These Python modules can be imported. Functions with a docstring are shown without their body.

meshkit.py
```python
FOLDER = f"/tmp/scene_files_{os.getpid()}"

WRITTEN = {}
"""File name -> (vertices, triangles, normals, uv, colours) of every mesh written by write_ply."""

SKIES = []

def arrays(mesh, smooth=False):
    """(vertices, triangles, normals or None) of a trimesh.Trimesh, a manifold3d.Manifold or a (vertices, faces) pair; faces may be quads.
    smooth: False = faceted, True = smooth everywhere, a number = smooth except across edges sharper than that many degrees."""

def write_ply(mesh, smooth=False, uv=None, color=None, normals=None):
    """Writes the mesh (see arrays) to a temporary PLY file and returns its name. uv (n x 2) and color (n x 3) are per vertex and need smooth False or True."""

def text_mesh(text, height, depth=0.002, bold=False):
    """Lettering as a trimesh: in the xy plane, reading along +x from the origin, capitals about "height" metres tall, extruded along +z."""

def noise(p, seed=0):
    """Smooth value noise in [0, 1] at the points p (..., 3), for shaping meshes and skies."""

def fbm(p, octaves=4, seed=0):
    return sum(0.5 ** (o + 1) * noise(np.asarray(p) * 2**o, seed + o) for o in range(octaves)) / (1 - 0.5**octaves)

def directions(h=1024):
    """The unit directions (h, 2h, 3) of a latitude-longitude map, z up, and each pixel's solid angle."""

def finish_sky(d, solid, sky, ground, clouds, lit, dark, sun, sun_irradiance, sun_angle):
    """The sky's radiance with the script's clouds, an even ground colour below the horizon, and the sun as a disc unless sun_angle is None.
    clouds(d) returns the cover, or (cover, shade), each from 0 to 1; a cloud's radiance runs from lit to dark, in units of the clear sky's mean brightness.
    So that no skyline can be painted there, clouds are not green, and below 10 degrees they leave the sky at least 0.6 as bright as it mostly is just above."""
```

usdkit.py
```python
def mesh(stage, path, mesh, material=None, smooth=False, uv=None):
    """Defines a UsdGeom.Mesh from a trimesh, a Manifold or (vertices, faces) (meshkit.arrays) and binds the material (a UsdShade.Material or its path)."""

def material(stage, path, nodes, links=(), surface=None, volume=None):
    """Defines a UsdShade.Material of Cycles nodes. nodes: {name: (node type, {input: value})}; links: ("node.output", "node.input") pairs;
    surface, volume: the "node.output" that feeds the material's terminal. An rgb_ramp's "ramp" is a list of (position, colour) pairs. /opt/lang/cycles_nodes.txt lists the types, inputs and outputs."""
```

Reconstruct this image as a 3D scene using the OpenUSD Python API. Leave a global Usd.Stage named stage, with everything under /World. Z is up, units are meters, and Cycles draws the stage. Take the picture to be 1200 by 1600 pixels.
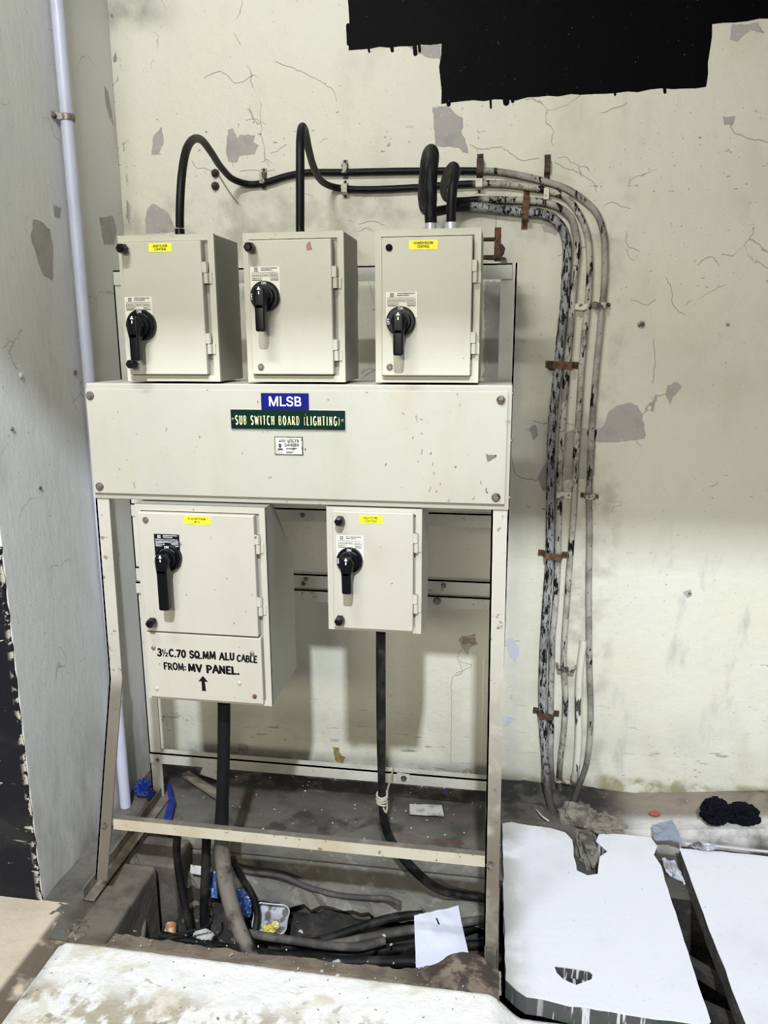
import math
import numpy as np
import trimesh
import shapely
from shapely.geometry import Polygon, LineString, Point
from shapely.ops import unary_union
import usdkit, meshkit
from pxr import Usd, UsdGeom, UsdLux, UsdShade, Gf, Sdf

stage = Usd.Stage.CreateInMemory()
UsdGeom.SetStageUpAxis(stage, UsdGeom.Tokens.z)
UsdGeom.SetStageMetersPerUnit(stage, 1.0)
UsdGeom.Xform.Define(stage, '/World')
UsdGeom.Scope.Define(stage, '/World/Looks')

# ------------------------------------------------------------------ camera
FPX = 1200.0                                   # focal length in pixels of the 1200x1600 picture
CAM = np.array([0.0, 0.0, 1.52])
_p, _y, _r = np.radians([12.55, -8.9, -0.2])   # pitch down, yaw to the left, roll
FWD = np.array([math.sin(_y) * math.cos(_p), math.cos(_y) * math.cos(_p), -math.sin(_p)])
_rt = np.array([math.cos(_y), -math.sin(_y), 0.0])
_up = np.cross(_rt, FWD)
RT = _rt * math.cos(_r) + _up * math.sin(_r)
UP = np.cross(RT, FWD)
cam = UsdGeom.Camera.Define(stage, '/World/camera')
cam.CreateHorizontalApertureAttr(36.0)
cam.CreateVerticalApertureAttr(48.0)
cam.CreateFocalLengthAttr(36.0 * FPX / 1200.0)
cam.CreateClippingRangeAttr(Gf.Vec2f(0.02, 60))
cam.CreateExposureAttr(0.0)
cam.AddTransformOp().Set(Gf.Matrix4d(*RT, 0, *UP, 0, *(-FWD), 0, *CAM, 1))


def P(px, py, **kw):
    """The point of the plane x=, y= or z= that the photograph shows at pixel (px, py)."""
    (ax, val), = kw.items()
    i = 'xyz'.index(ax)
    d = RT * (px - 600) / FPX - UP * (py - 800) / FPX + FWD
    return CAM + d * (val - CAM[i]) / d[i]


# ------------------------------------------------------------------ light
def rect_light(name, pos, target, w, h, intensity, color):
    L = UsdLux.RectLight.Define(stage, '/World/' + name)
    L.CreateWidthAttr(w)
    L.CreateHeightAttr(h)
    L.CreateIntensityAttr(intensity)
    L.CreateColorAttr(Gf.Vec3f(*color))
    pos, target = np.array(pos, float), np.array(target, float)
    z = pos - target
    z /= np.linalg.norm(z)
    x = np.cross([0, 0, 1.0], z)
    x /= np.linalg.norm(x)
    y = np.cross(z, x)
    L.AddTransformOp().Set(Gf.Matrix4d(*x, 0, *y, 0, *z, 0, *pos, 1))


# floodlight of the hall beyond the unseen slab: its light passes under the slab's edge
rect_light('hall_floodlight', (0.30, -2.60, 5.04), (-0.2, 2.2, 0.9), 0.16, 0.12, 7900, (0.88, 0.955, 1.09))
# added soft fill far behind the camera, brightens the whole front
rect_light('added_front_fill', (-0.95, -3.0, 2.5), (-0.6, 2.0, 1.4), 1.5, 0.5, 40, (1.0, 0.965, 0.85))
# added weak fill from the far right, lifts the pier
rect_light('added_side_fill', (4.2, -0.6, 1.9), (-1.0, 2.0, 1.2), 1.6, 1.6, 1.5, (0.92, 0.96, 1.0))
# added fill up to the left, below the slab, brightens the upper wall
rect_light('added_corner_fill', (-0.75, 0.55, 3.1), (-0.75, 2.4, 1.7), 0.5, 0.06, 320, (0.93, 0.97, 1.03))
dome = UsdLux.DomeLight.Define(stage, '/World/hall_ambient')
dome.CreateIntensityAttr(0.045)
dome.CreateColorAttr(Gf.Vec3f(0.95, 0.97, 1.0))


# ------------------------------------------------------------------ materials
def mat(name, base, layers=(), rough=0.6, bump=(), metal=0.0, spec=0.5, coat=0.0, rough_var=None):
    """Principled paint with procedural layers over world position. layer: dict(s scale, lo, hi, col, det, st stretch, kind, amt,
    m=(axis, v0, v1) linear mask, m2 idem, gate=(scale, lo, hi))."""
    n = {'geo': ('geometry', {}), 'p': ('principled_bsdf', {'base_color': base, 'roughness': rough, 'metallic': metal, 'specular_ior_level': spec, 'coat_weight': coat})}
    L, prev = [], None
    n['xyz'] = ('separate_xyz', {})
    L.append(('geo.position', 'xyz.vector'))
    for i, y in enumerate(layers):
        k = f'l{i}'
        st, off = y.get('st', (1, 1, 1)), y.get('off', (0.37 * i, 1.3 * i, 2.1 * i))
        n[k + 'map'] = ('mapping', {'scale': st, 'location': off, 'rotation': y.get('rot', (0, 0, 0))})
        L.append(('geo.position', k + 'map.vector'))
        kind = y.get('kind', 'noise')
        if kind == 'noise':
            n[k + 't'] = ('noise_texture', {'scale': y['s'], 'detail': y.get('det', 4), 'roughness': y.get('rgh', 0.55), 'distortion': y.get('dis', 0.0)})
            out = k + 't.fac'
        elif kind == 'voronoi':
            n[k + 't'] = ('voronoi_texture', {'scale': y['s'], 'feature': y.get('feat', 'f1'), 'randomness': 1.0})
            out = k + 't.distance'
        elif kind == 'wave':
            n[k + 't'] = ('wave_texture', {'scale': y['s'], 'distortion': y.get('dis', 2.0), 'detail': 3, 'bands_direction': y.get('dir', 'z')})
            out = k + 't.fac'
        elif kind == 'all':
            n[k + 't'] = ('value', {'value': 1.0})
            out = k + 't.value'
        if kind == 'voronoi' and y.get('warp', 0):
            n[k + 'w'] = ('noise_texture', {'scale': y['warp'], 'detail': 3})
            n[k + 'wm'] = ('vector_math', {'math_type': 'multiply_add', 'vector2': (0.25 / y['warp'] * 4,) * 3})
            L += [(k + 'map.vector', k + 'w.vector'), (k + 'w.color', k + 'wm.vector1'), (k + 'map.vector', k + 'wm.vector3'), (k + 'wm.vector', k + 't.vector')]
        elif kind != 'all':
            L.append((k + 'map.vector', k + 't.vector'))
        n[k + 'r'] = ('map_range', {'range_type': 'smoothstep', 'from_min': y.get('lo', 0.5), 'from_max': y.get('hi', 0.6), 'to_min': 0.0, 'to_max': y.get('amt', 1.0), 'clamp': True})
        L.append((out, k + 'r.value'))
        fac = k + 'r.result'
        masks = [y[q] for q in ('m', 'm2', 'm3') if q in y]
        for j, (ax, v0, v1) in enumerate(masks):
            n[f'{k}m{j}'] = ('map_range', {'range_type': 'smoothstep', 'from_min': min(v0, v1), 'from_max': max(v0, v1), 'to_min': 0.0 if v0 < v1 else 1.0, 'to_max': 1.0 if v0 < v1 else 0.0, 'clamp': True})
            n[f'{k}x{j}'] = ('math', {'math_type': 'multiply'})
            L += [('xyz.' + ax, f'{k}m{j}.value'), (fac, f'{k}x{j}.value1'), (f'{k}m{j}.result', f'{k}x{j}.value2')]
            fac = f'{k}x{j}.value'
        if 'gate' in y:
            g = y['gate']
            n[k + 'g'] = ('noise_texture', {'scale': g[0], 'detail': 2})
            n[k + 'gr'] = ('map_range', {'range_type': 'smoothstep', 'from_min': g[1], 'from_max': g[2], 'clamp': True})
            n[k + 'gx'] = ('math', {'math_type': 'multiply'})
            L += [(k + 'map.vector', k + 'g.vector'), (k + 'g.fac', k + 'gr.value'), (fac, k + 'gx.value1'), (k + 'gr.result', k + 'gx.value2')]
            fac = k + 'gx.value'
        n[k] = ('mix_color', {'b': y['col'], 'a': base})
        L.append((fac, k + '.fac'))
        if prev:
            L.append((prev + '.result', k + '.a'))
        prev = k
    if prev:
        L.append((prev + '.result', 'p.base_color'))
    last = None
    for i, (sc, dist, *more) in enumerate(bump):
        st = more[0] if more else (1, 1, 1)
        n[f'b{i}m'] = ('mapping', {'scale': st})
        n[f'b{i}n'] = ('noise_texture', {'scale': sc, 'detail': 5, 'roughness': 0.6})
        n[f'b{i}'] = ('bump', {'distance': dist, 'strength': 1.0})
        L += [('geo.position', f'b{i}m.vector'), (f'b{i}m.vector', f'b{i}n.vector'), (f'b{i}n.fac', f'b{i}.height')]
        if last:
            L.append((last + '.normal', f'b{i}.normal'))
        last = f'b{i}'
    if last:
        L.append((last + '.normal', 'p.normal'))
    return usdkit.material(stage, '/World/Looks/' + name, n, L, surface='p.BSDF')


W = 2.465          # back wall plane
LX = -1.235        # left pier's side face
CREAM, DIRT = (0.60, 0.575, 0.45), (0.10, 0.085, 0.065)
GREY = (0.36, 0.345, 0.33)
M = {}
M['wall'] = mat('wall_paint', (0.605, 0.583, 0.46), [
    dict(s=1.6, lo=0.40, hi=0.68, col=(0.50, 0.48, 0.36), amt=0.8, m=('x', -0.5, 0.6), m2=('z', 0.7, 1.2)),
    dict(s=2.2, lo=0.42, hi=0.7, col=(0.60, 0.59, 0.49), amt=0.9),
    dict(s=5, lo=0.55, hi=0.75, col=(0.46, 0.44, 0.33), amt=0.55, st=(1, 1, 0.45)),
    dict(s=9, lo=0.60, hi=0.75, col=(0.40, 0.40, 0.34), amt=0.45, st=(1.2, 1, 0.5), gate=(2.0, 0.45, 0.6)),
    dict(s=55, lo=0.70, hi=0.74, col=(0.17, 0.16, 0.13), amt=0.75, det=2, st=(0.7, 1, 1.6), gate=(3.0, 0.46, 0.6)),
    dict(s=140, lo=0.74, hi=0.77, col=(0.12, 0.11, 0.09), amt=0.8, det=1),
    dict(kind='voronoi', feat='distance_to_edge', s=4.5, warp=9, lo=0.012, hi=0.0, col=(0.20, 0.18, 0.14), amt=0.75, gate=(5.5, 0.56, 0.60), m=('z', 0.8, 1.2)),
    dict(s=11, lo=0.52, hi=0.72, col=(0.36, 0.355, 0.31), amt=0.75, det=5, st=(1.3, 1, 0.45), m=('z', 0.98, 0.80), m2=('x', 0.35, 0.42), gate=(4, 0.44, 0.58)),
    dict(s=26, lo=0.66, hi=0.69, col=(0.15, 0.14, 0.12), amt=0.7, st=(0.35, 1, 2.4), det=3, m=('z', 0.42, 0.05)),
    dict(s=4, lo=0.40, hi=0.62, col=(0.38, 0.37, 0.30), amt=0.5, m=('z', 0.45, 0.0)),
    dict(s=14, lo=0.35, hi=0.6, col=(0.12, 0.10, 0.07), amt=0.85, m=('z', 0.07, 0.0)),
    dict(s=20, lo=0.40, hi=0.60, col=(0.25, 0.22, 0.11), amt=0.8, m=('z', 0.075, 0.05), m2=('x', 0.33, 0.38)),
    dict(s=6, lo=0.35, hi=0.65, col=(0.20, 0.19, 0.16), amt=0.8, m=('z', 2.42, 2.50), m2=('x', -0.95, -1.15)),
    dict(s=36, lo=0.60, hi=0.65, col=(0.16, 0.145, 0.12), amt=0.85, m=('x', -1.195, -1.225), det=4, st=(1, 1, 0.5)),
    dict(s=14, lo=0.40, hi=0.70, col=(0.33, 0.31, 0.25), amt=0.6, m=('x', 0.20, 0.235), m2=('x', 0.39, 0.35), m3=('z', 1.95, 1.6)),
    dict(s=12, lo=0.42, hi=0.70, col=(0.30, 0.28, 0.21), amt=0.55, m=('z', 1.74, 1.80), m2=('z', 2.02, 1.94), m3=('x', 0.40, 0.28)),
], rough=0.55, bump=[(38, 0.0016), (9, 0.004), (170, 0.0005)])
M['wall_side'] = mat('wall_side_paint', (0.63, 0.625, 0.585), [
    dict(s=2.4, lo=0.42, hi=0.7, col=(0.57, 0.58, 0.545), amt=0.9),
    dict(s=6, lo=0.56, hi=0.74, col=(0.42, 0.41, 0.35), amt=0.5, st=(1, 1, 0.4)),
    dict(s=60, lo=0.71, hi=0.75, col=(0.18, 0.17, 0.15), amt=0.6, det=2, st=(1, 0.8, 1.6), gate=(3, 0.48, 0.6)),
    dict(s=130, lo=0.75, hi=0.78, col=(0.12, 0.11, 0.09), amt=0.7, det=1),
    dict(s=7, lo=0.38, hi=0.64, col=(0.26, 0.24, 0.20), amt=0.75, m=('z', 0.55, 0.0), st=(1, 1, 0.45)),
    dict(kind='voronoi', feat='distance_to_edge', s=3.5, warp=8, lo=0.009, hi=0.0, col=(0.25, 0.23, 0.20), amt=0.6, gate=(4.5, 0.58, 0.62)),
], rough=0.5, bump=[(30, 0.0014, (1, 1, 0.35)), (7, 0.002, (1, 1, 0.5)), (160, 0.0004)])
M['black_paint'] = mat('black_wall_paint', (0.002, 0.002, 0.0022), [
    dict(s=5, lo=0.62, hi=0.8, col=(0.010, 0.009, 0.007), amt=0.7, st=(0.5, 1, 1.6)),
    dict(s=120, lo=0.77, hi=0.79, col=(0.16, 0.14, 0.10), amt=0.6, det=1)], rough=0.5, spec=0.03, bump=[(30, 0.001)])
M['black_pier'] = mat('black_pier_paint', (0.009, 0.009, 0.012), [
    dict(s=7, lo=0.5, hi=0.8, col=(0.028, 0.027, 0.026), amt=0.8),
    dict(s=40, lo=0.69, hi=0.71, col=(0.45, 0.42, 0.33), amt=0.9, det=4, st=(0.35, 1, 1.7)),
    dict(s=22, lo=0.67, hi=0.69, col=(0.40, 0.37, 0.30), amt=0.8, det=5, rot=(0, 0.8, 0), st=(0.25, 1, 1.5)),
    dict(s=45, lo=0.50, hi=0.56, col=(0.55, 0.50, 0.40), amt=0.9, det=4, m=('x', LX - 0.02, LX))], rough=0.5, spec=0.15, bump=[(40, 0.001)])
M['plaster'] = mat('bare_plaster', (0.35, 0.333, 0.295), [
    dict(s=20, lo=0.45, hi=0.7, col=(0.28, 0.27, 0.26), amt=0.8), dict(s=70, lo=0.64, hi=0.70, col=(0.50, 0.48, 0.42), amt=0.6)], rough=0.85, bump=[(90, 0.001)])
M['plaster_pale'] = mat('pale_plaster', (0.50, 0.50, 0.53), [dict(s=25, lo=0.5, hi=0.7, col=(0.42, 0.42, 0.44))], rough=0.8)
M['brown_stain'] = mat('brown_stain', (0.26, 0.21, 0.14), [dict(s=40, lo=0.45, hi=0.6, col=(0.42, 0.38, 0.29))], rough=0.8)
M['ochre_stain'] = mat('ochre_stain', (0.30, 0.22, 0.06), [dict(s=60, lo=0.45, hi=0.6, col=(0.18, 0.13, 0.06))], rough=0.7)
M['crack'] = mat('crack_dark', (0.19, 0.17, 0.13), rough=0.9)


def enamel(name, base, dirty=0.5):
    return mat(name, base, [
        dict(s=3, lo=0.42, hi=0.7, col=tuple(c * 0.93 for c in base), amt=0.8),
        dict(s=9, lo=0.58, hi=0.78, col=(0.40, 0.33, 0.22), amt=0.35 * dirty, st=(1, 1, 0.6)),
        dict(s=70, lo=0.735, hi=0.76, col=(0.09, 0.07, 0.05), amt=0.85, det=2, st=(1, 1, 0.7)),
        dict(s=32, lo=0.70, hi=0.73, col=(0.22, 0.19, 0.14), amt=0.5 * dirty, det=4),
        dict(s=7, lo=0.46, hi=0.75, col=(0.36, 0.31, 0.22), amt=0.30 * dirty, st=(1.6, 1, 0.35))], rough=0.42, spec=0.4, bump=[(220, 0.0002), (3, 0.002)])


M['enamel'] = enamel('cream_enamel', (0.51, 0.495, 0.39))
M['enamel_side'] = enamel('cream_enamel_shaded', (0.30, 0.295, 0.245), 1.4)  # shade of the box sides put into a darker base, plus heavier grime
M['enamel_pale'] = enamel('pale_enamel', (0.46, 0.435, 0.355))
M['chamber'] = enamel('chamber_enamel', (0.42, 0.405, 0.325), 1.3)
M['frame'] = mat('frame_paint', (0.46, 0.44, 0.36), [
    dict(s=8, lo=0.45, hi=0.7, col=(0.36, 0.32, 0.24), amt=0.8, st=(1, 1, 0.6)),
    dict(s=45, lo=0.62, hi=0.67, col=(0.14, 0.10, 0.065), amt=0.75, det=4),
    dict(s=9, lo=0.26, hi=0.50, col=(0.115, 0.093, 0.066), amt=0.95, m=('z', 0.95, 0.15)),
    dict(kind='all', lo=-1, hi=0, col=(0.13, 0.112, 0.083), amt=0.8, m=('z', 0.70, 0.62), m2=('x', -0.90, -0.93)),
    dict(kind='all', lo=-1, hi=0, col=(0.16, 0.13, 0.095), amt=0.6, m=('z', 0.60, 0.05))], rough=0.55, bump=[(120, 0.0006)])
M['rail'] = mat('front_rail_paint', (0.47, 0.43, 0.33), [
    dict(s=8, lo=0.42, hi=0.7, col=(0.42, 0.34, 0.22), amt=0.8),
    dict(s=50, lo=0.62, hi=0.67, col=(0.12, 0.085, 0.055), amt=0.8, det=4)], rough=0.6, bump=[(120, 0.0007)])
M['rear_frame'] = mat('rear_frame_paint', (0.50, 0.49, 0.42), [
    dict(s=9, lo=0.45, hi=0.7, col=(0.40, 0.385, 0.31), amt=0.8),
    dict(s=50, lo=0.66, hi=0.70, col=(0.14, 0.11, 0.08), amt=0.7, det=4),
    dict(s=6, lo=0.3, hi=0.6, col=(0.22, 0.19, 0.14), amt=0.8, m=('z', 0.3, 0.0))], rough=0.55, bump=[(120, 0.0005)])
M['grimy_steel'] = mat('grimy_steel', (0.12, 0.105, 0.08), [dict(s=20, lo=0.45, hi=0.7, col=(0.20, 0.175, 0.13))], rough=0.75, bump=[(120, 0.001)])
M['bolt'] = mat('dull_bolt', (0.22, 0.20, 0.17), [dict(s=90, lo=0.5, hi=0.65, col=(0.09, 0.06, 0.04))], rough=0.45, metal=0.6)
M['rust'] = mat('rust', (0.14, 0.06, 0.025), [dict(s=70, lo=0.42, hi=0.62, col=(0.06, 0.028, 0.016)), dict(s=120, lo=0.62, hi=0.68, col=(0.30, 0.15, 0.06))], rough=0.85, bump=[(150, 0.001)])
M['dark_rust'] = mat('dark_rust', (0.045, 0.026, 0.016), [dict(s=80, lo=0.5, hi=0.65, col=(0.10, 0.06, 0.04))], rough=0.85, bump=[(150, 0.001)])
M['grime_clip'] = mat('grimy_clip', (0.40, 0.36, 0.27), [dict(s=75, lo=0.45, hi=0.56, col=(0.045, 0.035, 0.025), det=4)], rough=0.6, bump=[(150, 0.0008)])
M['cream_clip'] = mat('cream_clip', (0.56, 0.52, 0.42), [dict(s=75, lo=0.60, hi=0.66, col=(0.10, 0.075, 0.05), det=4)], rough=0.6)
M['black_plastic'] = mat('black_plastic', (0.004, 0.004, 0.0055), rough=0.3, spec=0.22)
M['white_mark'] = mat('white_mark', (0.80, 0.80, 0.78), rough=0.6)
M['ink'] = mat('black_ink', (0.005, 0.005, 0.005), rough=0.6, spec=0.1)
M['yellow'] = mat('yellow_label', (0.90, 0.80, 0.02), rough=0.5)
M['white_plate'] = mat('white_plate', (0.74, 0.71, 0.58), [dict(s=40, lo=0.62, hi=0.7, col=(0.5, 0.45, 0.34), amt=0.6)], rough=0.4)
M['black_plate'] = mat('black_plate', (0.006, 0.006, 0.006), rough=0.4, spec=0.2)
M['grey_plate'] = mat('worn_plate', (0.60, 0.59, 0.53), [dict(s=30, lo=0.5, hi=0.62, col=(0.40, 0.37, 0.31), amt=0.8), dict(s=110, lo=0.62, hi=0.66, col=(0.08, 0.07, 0.05), amt=0.9)], rough=0.5)
M['blue_sign'] = mat('blue_sign', (0.005, 0.007, 0.12), rough=0.35, spec=0.15)
M['green_sign'] = mat('green_sign', (0.0015, 0.016, 0.010), [dict(s=60, lo=0.72, hi=0.75, col=(0.2, 0.22, 0.18), amt=0.6)], rough=0.35, spec=0.15)
M['sign_gold'] = mat('sign_gold', (0.80, 0.76, 0.30), [dict(s=80, lo=0.5, hi=0.6, col=(0.78, 0.74, 0.48))], rough=0.5)
M['alu'] = mat('dull_aluminium', (0.55, 0.55, 0.53), rough=0.4, metal=0.5)
M['conduit'] = mat('conduit_plastic', (0.46, 0.47, 0.56), [dict(s=14, lo=0.5, hi=0.7, col=(0.40, 0.41, 0.48), amt=0.7), dict(s=90, lo=0.72, hi=0.75, col=(0.2, 0.19, 0.18), amt=0.6)], rough=0.4)
M['cable'] = mat('black_cable', (0.005, 0.005, 0.006), [dict(s=60, lo=0.66, hi=0.72, col=(0.09, 0.085, 0.08), amt=0.7)], rough=0.42)


def flaky(name, paint, x_lo, lo=0.52, sc=48, st=(1.2, 1.2, 0.3), black=(0.004, 0.004, 0.0045)):
    """Black cable whose run along and down the wall has been painted over, the paint flaking."""
    return mat(name, paint, [
        dict(s=14, lo=0.42, hi=0.65, col=tuple(c * 0.45 for c in paint), amt=0.85),
        dict(s=75, lo=0.60, hi=0.66, col=(0.08, 0.07, 0.055), amt=0.7, det=3),
        dict(s=sc, lo=lo, hi=lo + 0.03, col=black, st=st, det=5, rgh=0.65),
        dict(s=8, lo=0.30, hi=0.5, col=(0.05, 0.043, 0.034), m=('z', 0.20, 0.02)),
        dict(kind='all', lo=-1, hi=0, col=black, m=('x', x_lo + 0.03, x_lo))], rough=0.5, spec=0.2, bump=[(140, 0.0006)])


M['cable_a'] = flaky('painted_cable_grey', (0.33, 0.315, 0.265), -0.10, 0.60)
M['cable_b'] = flaky('painted_cable_cream', (0.42, 0.40, 0.32), -0.12, 0.56)
M['cable_c'] = flaky('painted_cable_flaked', (0.40, 0.38, 0.32), -0.10, 0.55)
M['cable_d'] = flaky('armoured_cable_paint', (0.31, 0.31, 0.30), -0.13, 0.515, 85)
M['cable_e'] = mat('overpainted_cable', (0.58, 0.56, 0.47), [dict(s=26, lo=0.60, hi=0.64, col=(0.05, 0.045, 0.04), st=(1.2, 1.2, 0.3)), dict(s=8, lo=0.3, hi=0.5, col=(0.06, 0.05, 0.04), m=('z', 0.12, 0.02))], rough=0.55)
M['dusty_cable'] = mat('dusty_cable', (0.045, 0.04, 0.035), [dict(s=14, lo=0.42, hi=0.66, col=(0.13, 0.115, 0.09)), dict(s=80, lo=0.68, hi=0.72, col=(0.22, 0.2, 0.16), amt=0.6)], rough=0.75, bump=[(80, 0.0008)])
M['pit_cable'] = mat('black_pit_cable', (0.005, 0.005, 0.005), [dict(s=18, lo=0.46, hi=0.7, col=(0.030, 0.027, 0.022)), dict(s=80, lo=0.70, hi=0.74, col=(0.2, 0.18, 0.15), amt=0.5)], rough=0.6, spec=0.2, bump=[(80, 0.0006)])
M['brown_cable'] = mat('main_cable', (0.005, 0.005, 0.006), [dict(s=12, lo=0.30, hi=0.55, col=(0.15, 0.13, 0.105), m=('z', 0.24, 0.10)), dict(s=50, lo=0.60, hi=0.68, col=(0.05, 0.04, 0.032), m=('z', 0.24, 0.10))], rough=0.6, spec=0.2, bump=[(70, 0.001)])
M['lime_white'] = mat('lime_white_paint', (0.70, 0.685, 0.64), [
    dict(s=6, lo=0.54, hi=0.64, col=(0.58, 0.53, 0.41), amt=0.8, dis=0.6),
    dict(s=14, lo=0.45, hi=0.56, col=(0.34, 0.29, 0.20), amt=0.9, det=6, rgh=0.65, m=('y', 1.47, 1.38), m2=('x', -0.15, -0.4), st=(1, 0.8, 1)),
    dict(s=70, lo=0.68, hi=0.72, col=(0.10, 0.085, 0.06), amt=0.85, det=3),
    dict(s=7, lo=0.63, hi=0.67, col=(0.36, 0.32, 0.24), amt=0.7, det=5, dis=1.0),
    dict(s=16, lo=0.60, hi=0.66, col=(0.22, 0.185, 0.13), amt=0.8, det=6, m=('y', 1.47, 1.40))], rough=0.75, bump=[(22, 0.006), (110, 0.0012)])
M['slab_white'] = mat('slab_white_paint', (0.64, 0.64, 0.665), [
    dict(s=4, lo=0.48, hi=0.72, col=(0.57, 0.57, 0.59), amt=0.8),
    dict(s=7, lo=0.28, hi=0.52, col=(0.30, 0.29, 0.255), amt=0.9, m=('x', 0.13, 0.03)),
    dict(s=9, lo=0.36, hi=0.58, col=(0.50, 0.47, 0.41), amt=0.8, m=('y', 2.16, 2.24), m2=('x', 0.35, 0.2)),
    dict(s=100, lo=0.745, hi=0.765, col=(0.08, 0.07, 0.06), amt=0.85, det=2),
    dict(s=45, lo=0.66, hi=0.72, col=(0.5, 0.49, 0.47), amt=0.6)], rough=0.6, bump=[(60, 0.0008)])
M['slab_edge'] = mat('slab_edge_drips', (0.055, 0.055, 0.055), [
    dict(s=5, lo=0.40, hi=0.5, col=(0.022, 0.045, 0.020), m=('x', 0.12, 0.2), m2=('y', 1.60, 1.57)),
    dict(s=55, lo=0.52, hi=0.58, col=(0.55, 0.55, 0.55), st=(1.6, 1.6, 0.10), det=3, gate=(5, 0.46, 0.54))], rough=0.7, bump=[(60, 0.002)])
M['hole_dark'] = mat('hole_dark', (0.02, 0.02, 0.02), [dict(kind='wave', s=14, dir='x', dis=3.0, lo=0.72, hi=0.85, col=(0.42, 0.42, 0.42))], rough=0.8)
M['slab_side'] = mat('slab_side', (0.075, 0.07, 0.065), [dict(s=30, lo=0.5, hi=0.65, col=(0.13, 0.125, 0.115))], rough=0.9, bump=[(60, 0.003)])
M['concrete'] = mat('trench_concrete', (0.16, 0.152, 0.125), [
    dict(s=5, lo=0.42, hi=0.66, col=(0.12, 0.11, 0.085), amt=0.9),
    dict(s=24, lo=0.56, hi=0.66, col=(0.26, 0.25, 0.21), amt=0.6, det=5),
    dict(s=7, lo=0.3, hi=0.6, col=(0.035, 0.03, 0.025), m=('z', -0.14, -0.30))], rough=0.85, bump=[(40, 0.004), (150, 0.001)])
M['block'] = mat('kerb_block_concrete', (0.13, 0.112, 0.086), [dict(s=10, lo=0.4, hi=0.65, col=(0.07, 0.06, 0.047)), dict(s=120, lo=0.74, hi=0.76, col=(0.4, 0.38, 0.33))], rough=0.9, bump=[(40, 0.004)])
M['mortar'] = mat('mortar_heap', (0.20, 0.18, 0.145), [dict(s=22, lo=0.42, hi=0.62, col=(0.085, 0.075, 0.06), det=5), dict(s=90, lo=0.66, hi=0.72, col=(0.4, 0.37, 0.32), amt=0.7)], rough=0.95, bump=[(50, 0.006), (150, 0.002)])
M['soil'] = mat('trench_soil', (0.022, 0.019, 0.016), [dict(s=16, lo=0.45, hi=0.7, col=(0.055, 0.047, 0.038)), dict(s=90, lo=0.72, hi=0.75, col=(0.30, 0.28, 0.24), amt=0.7)], rough=0.95, bump=[(40, 0.01), (140, 0.003)])
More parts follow.
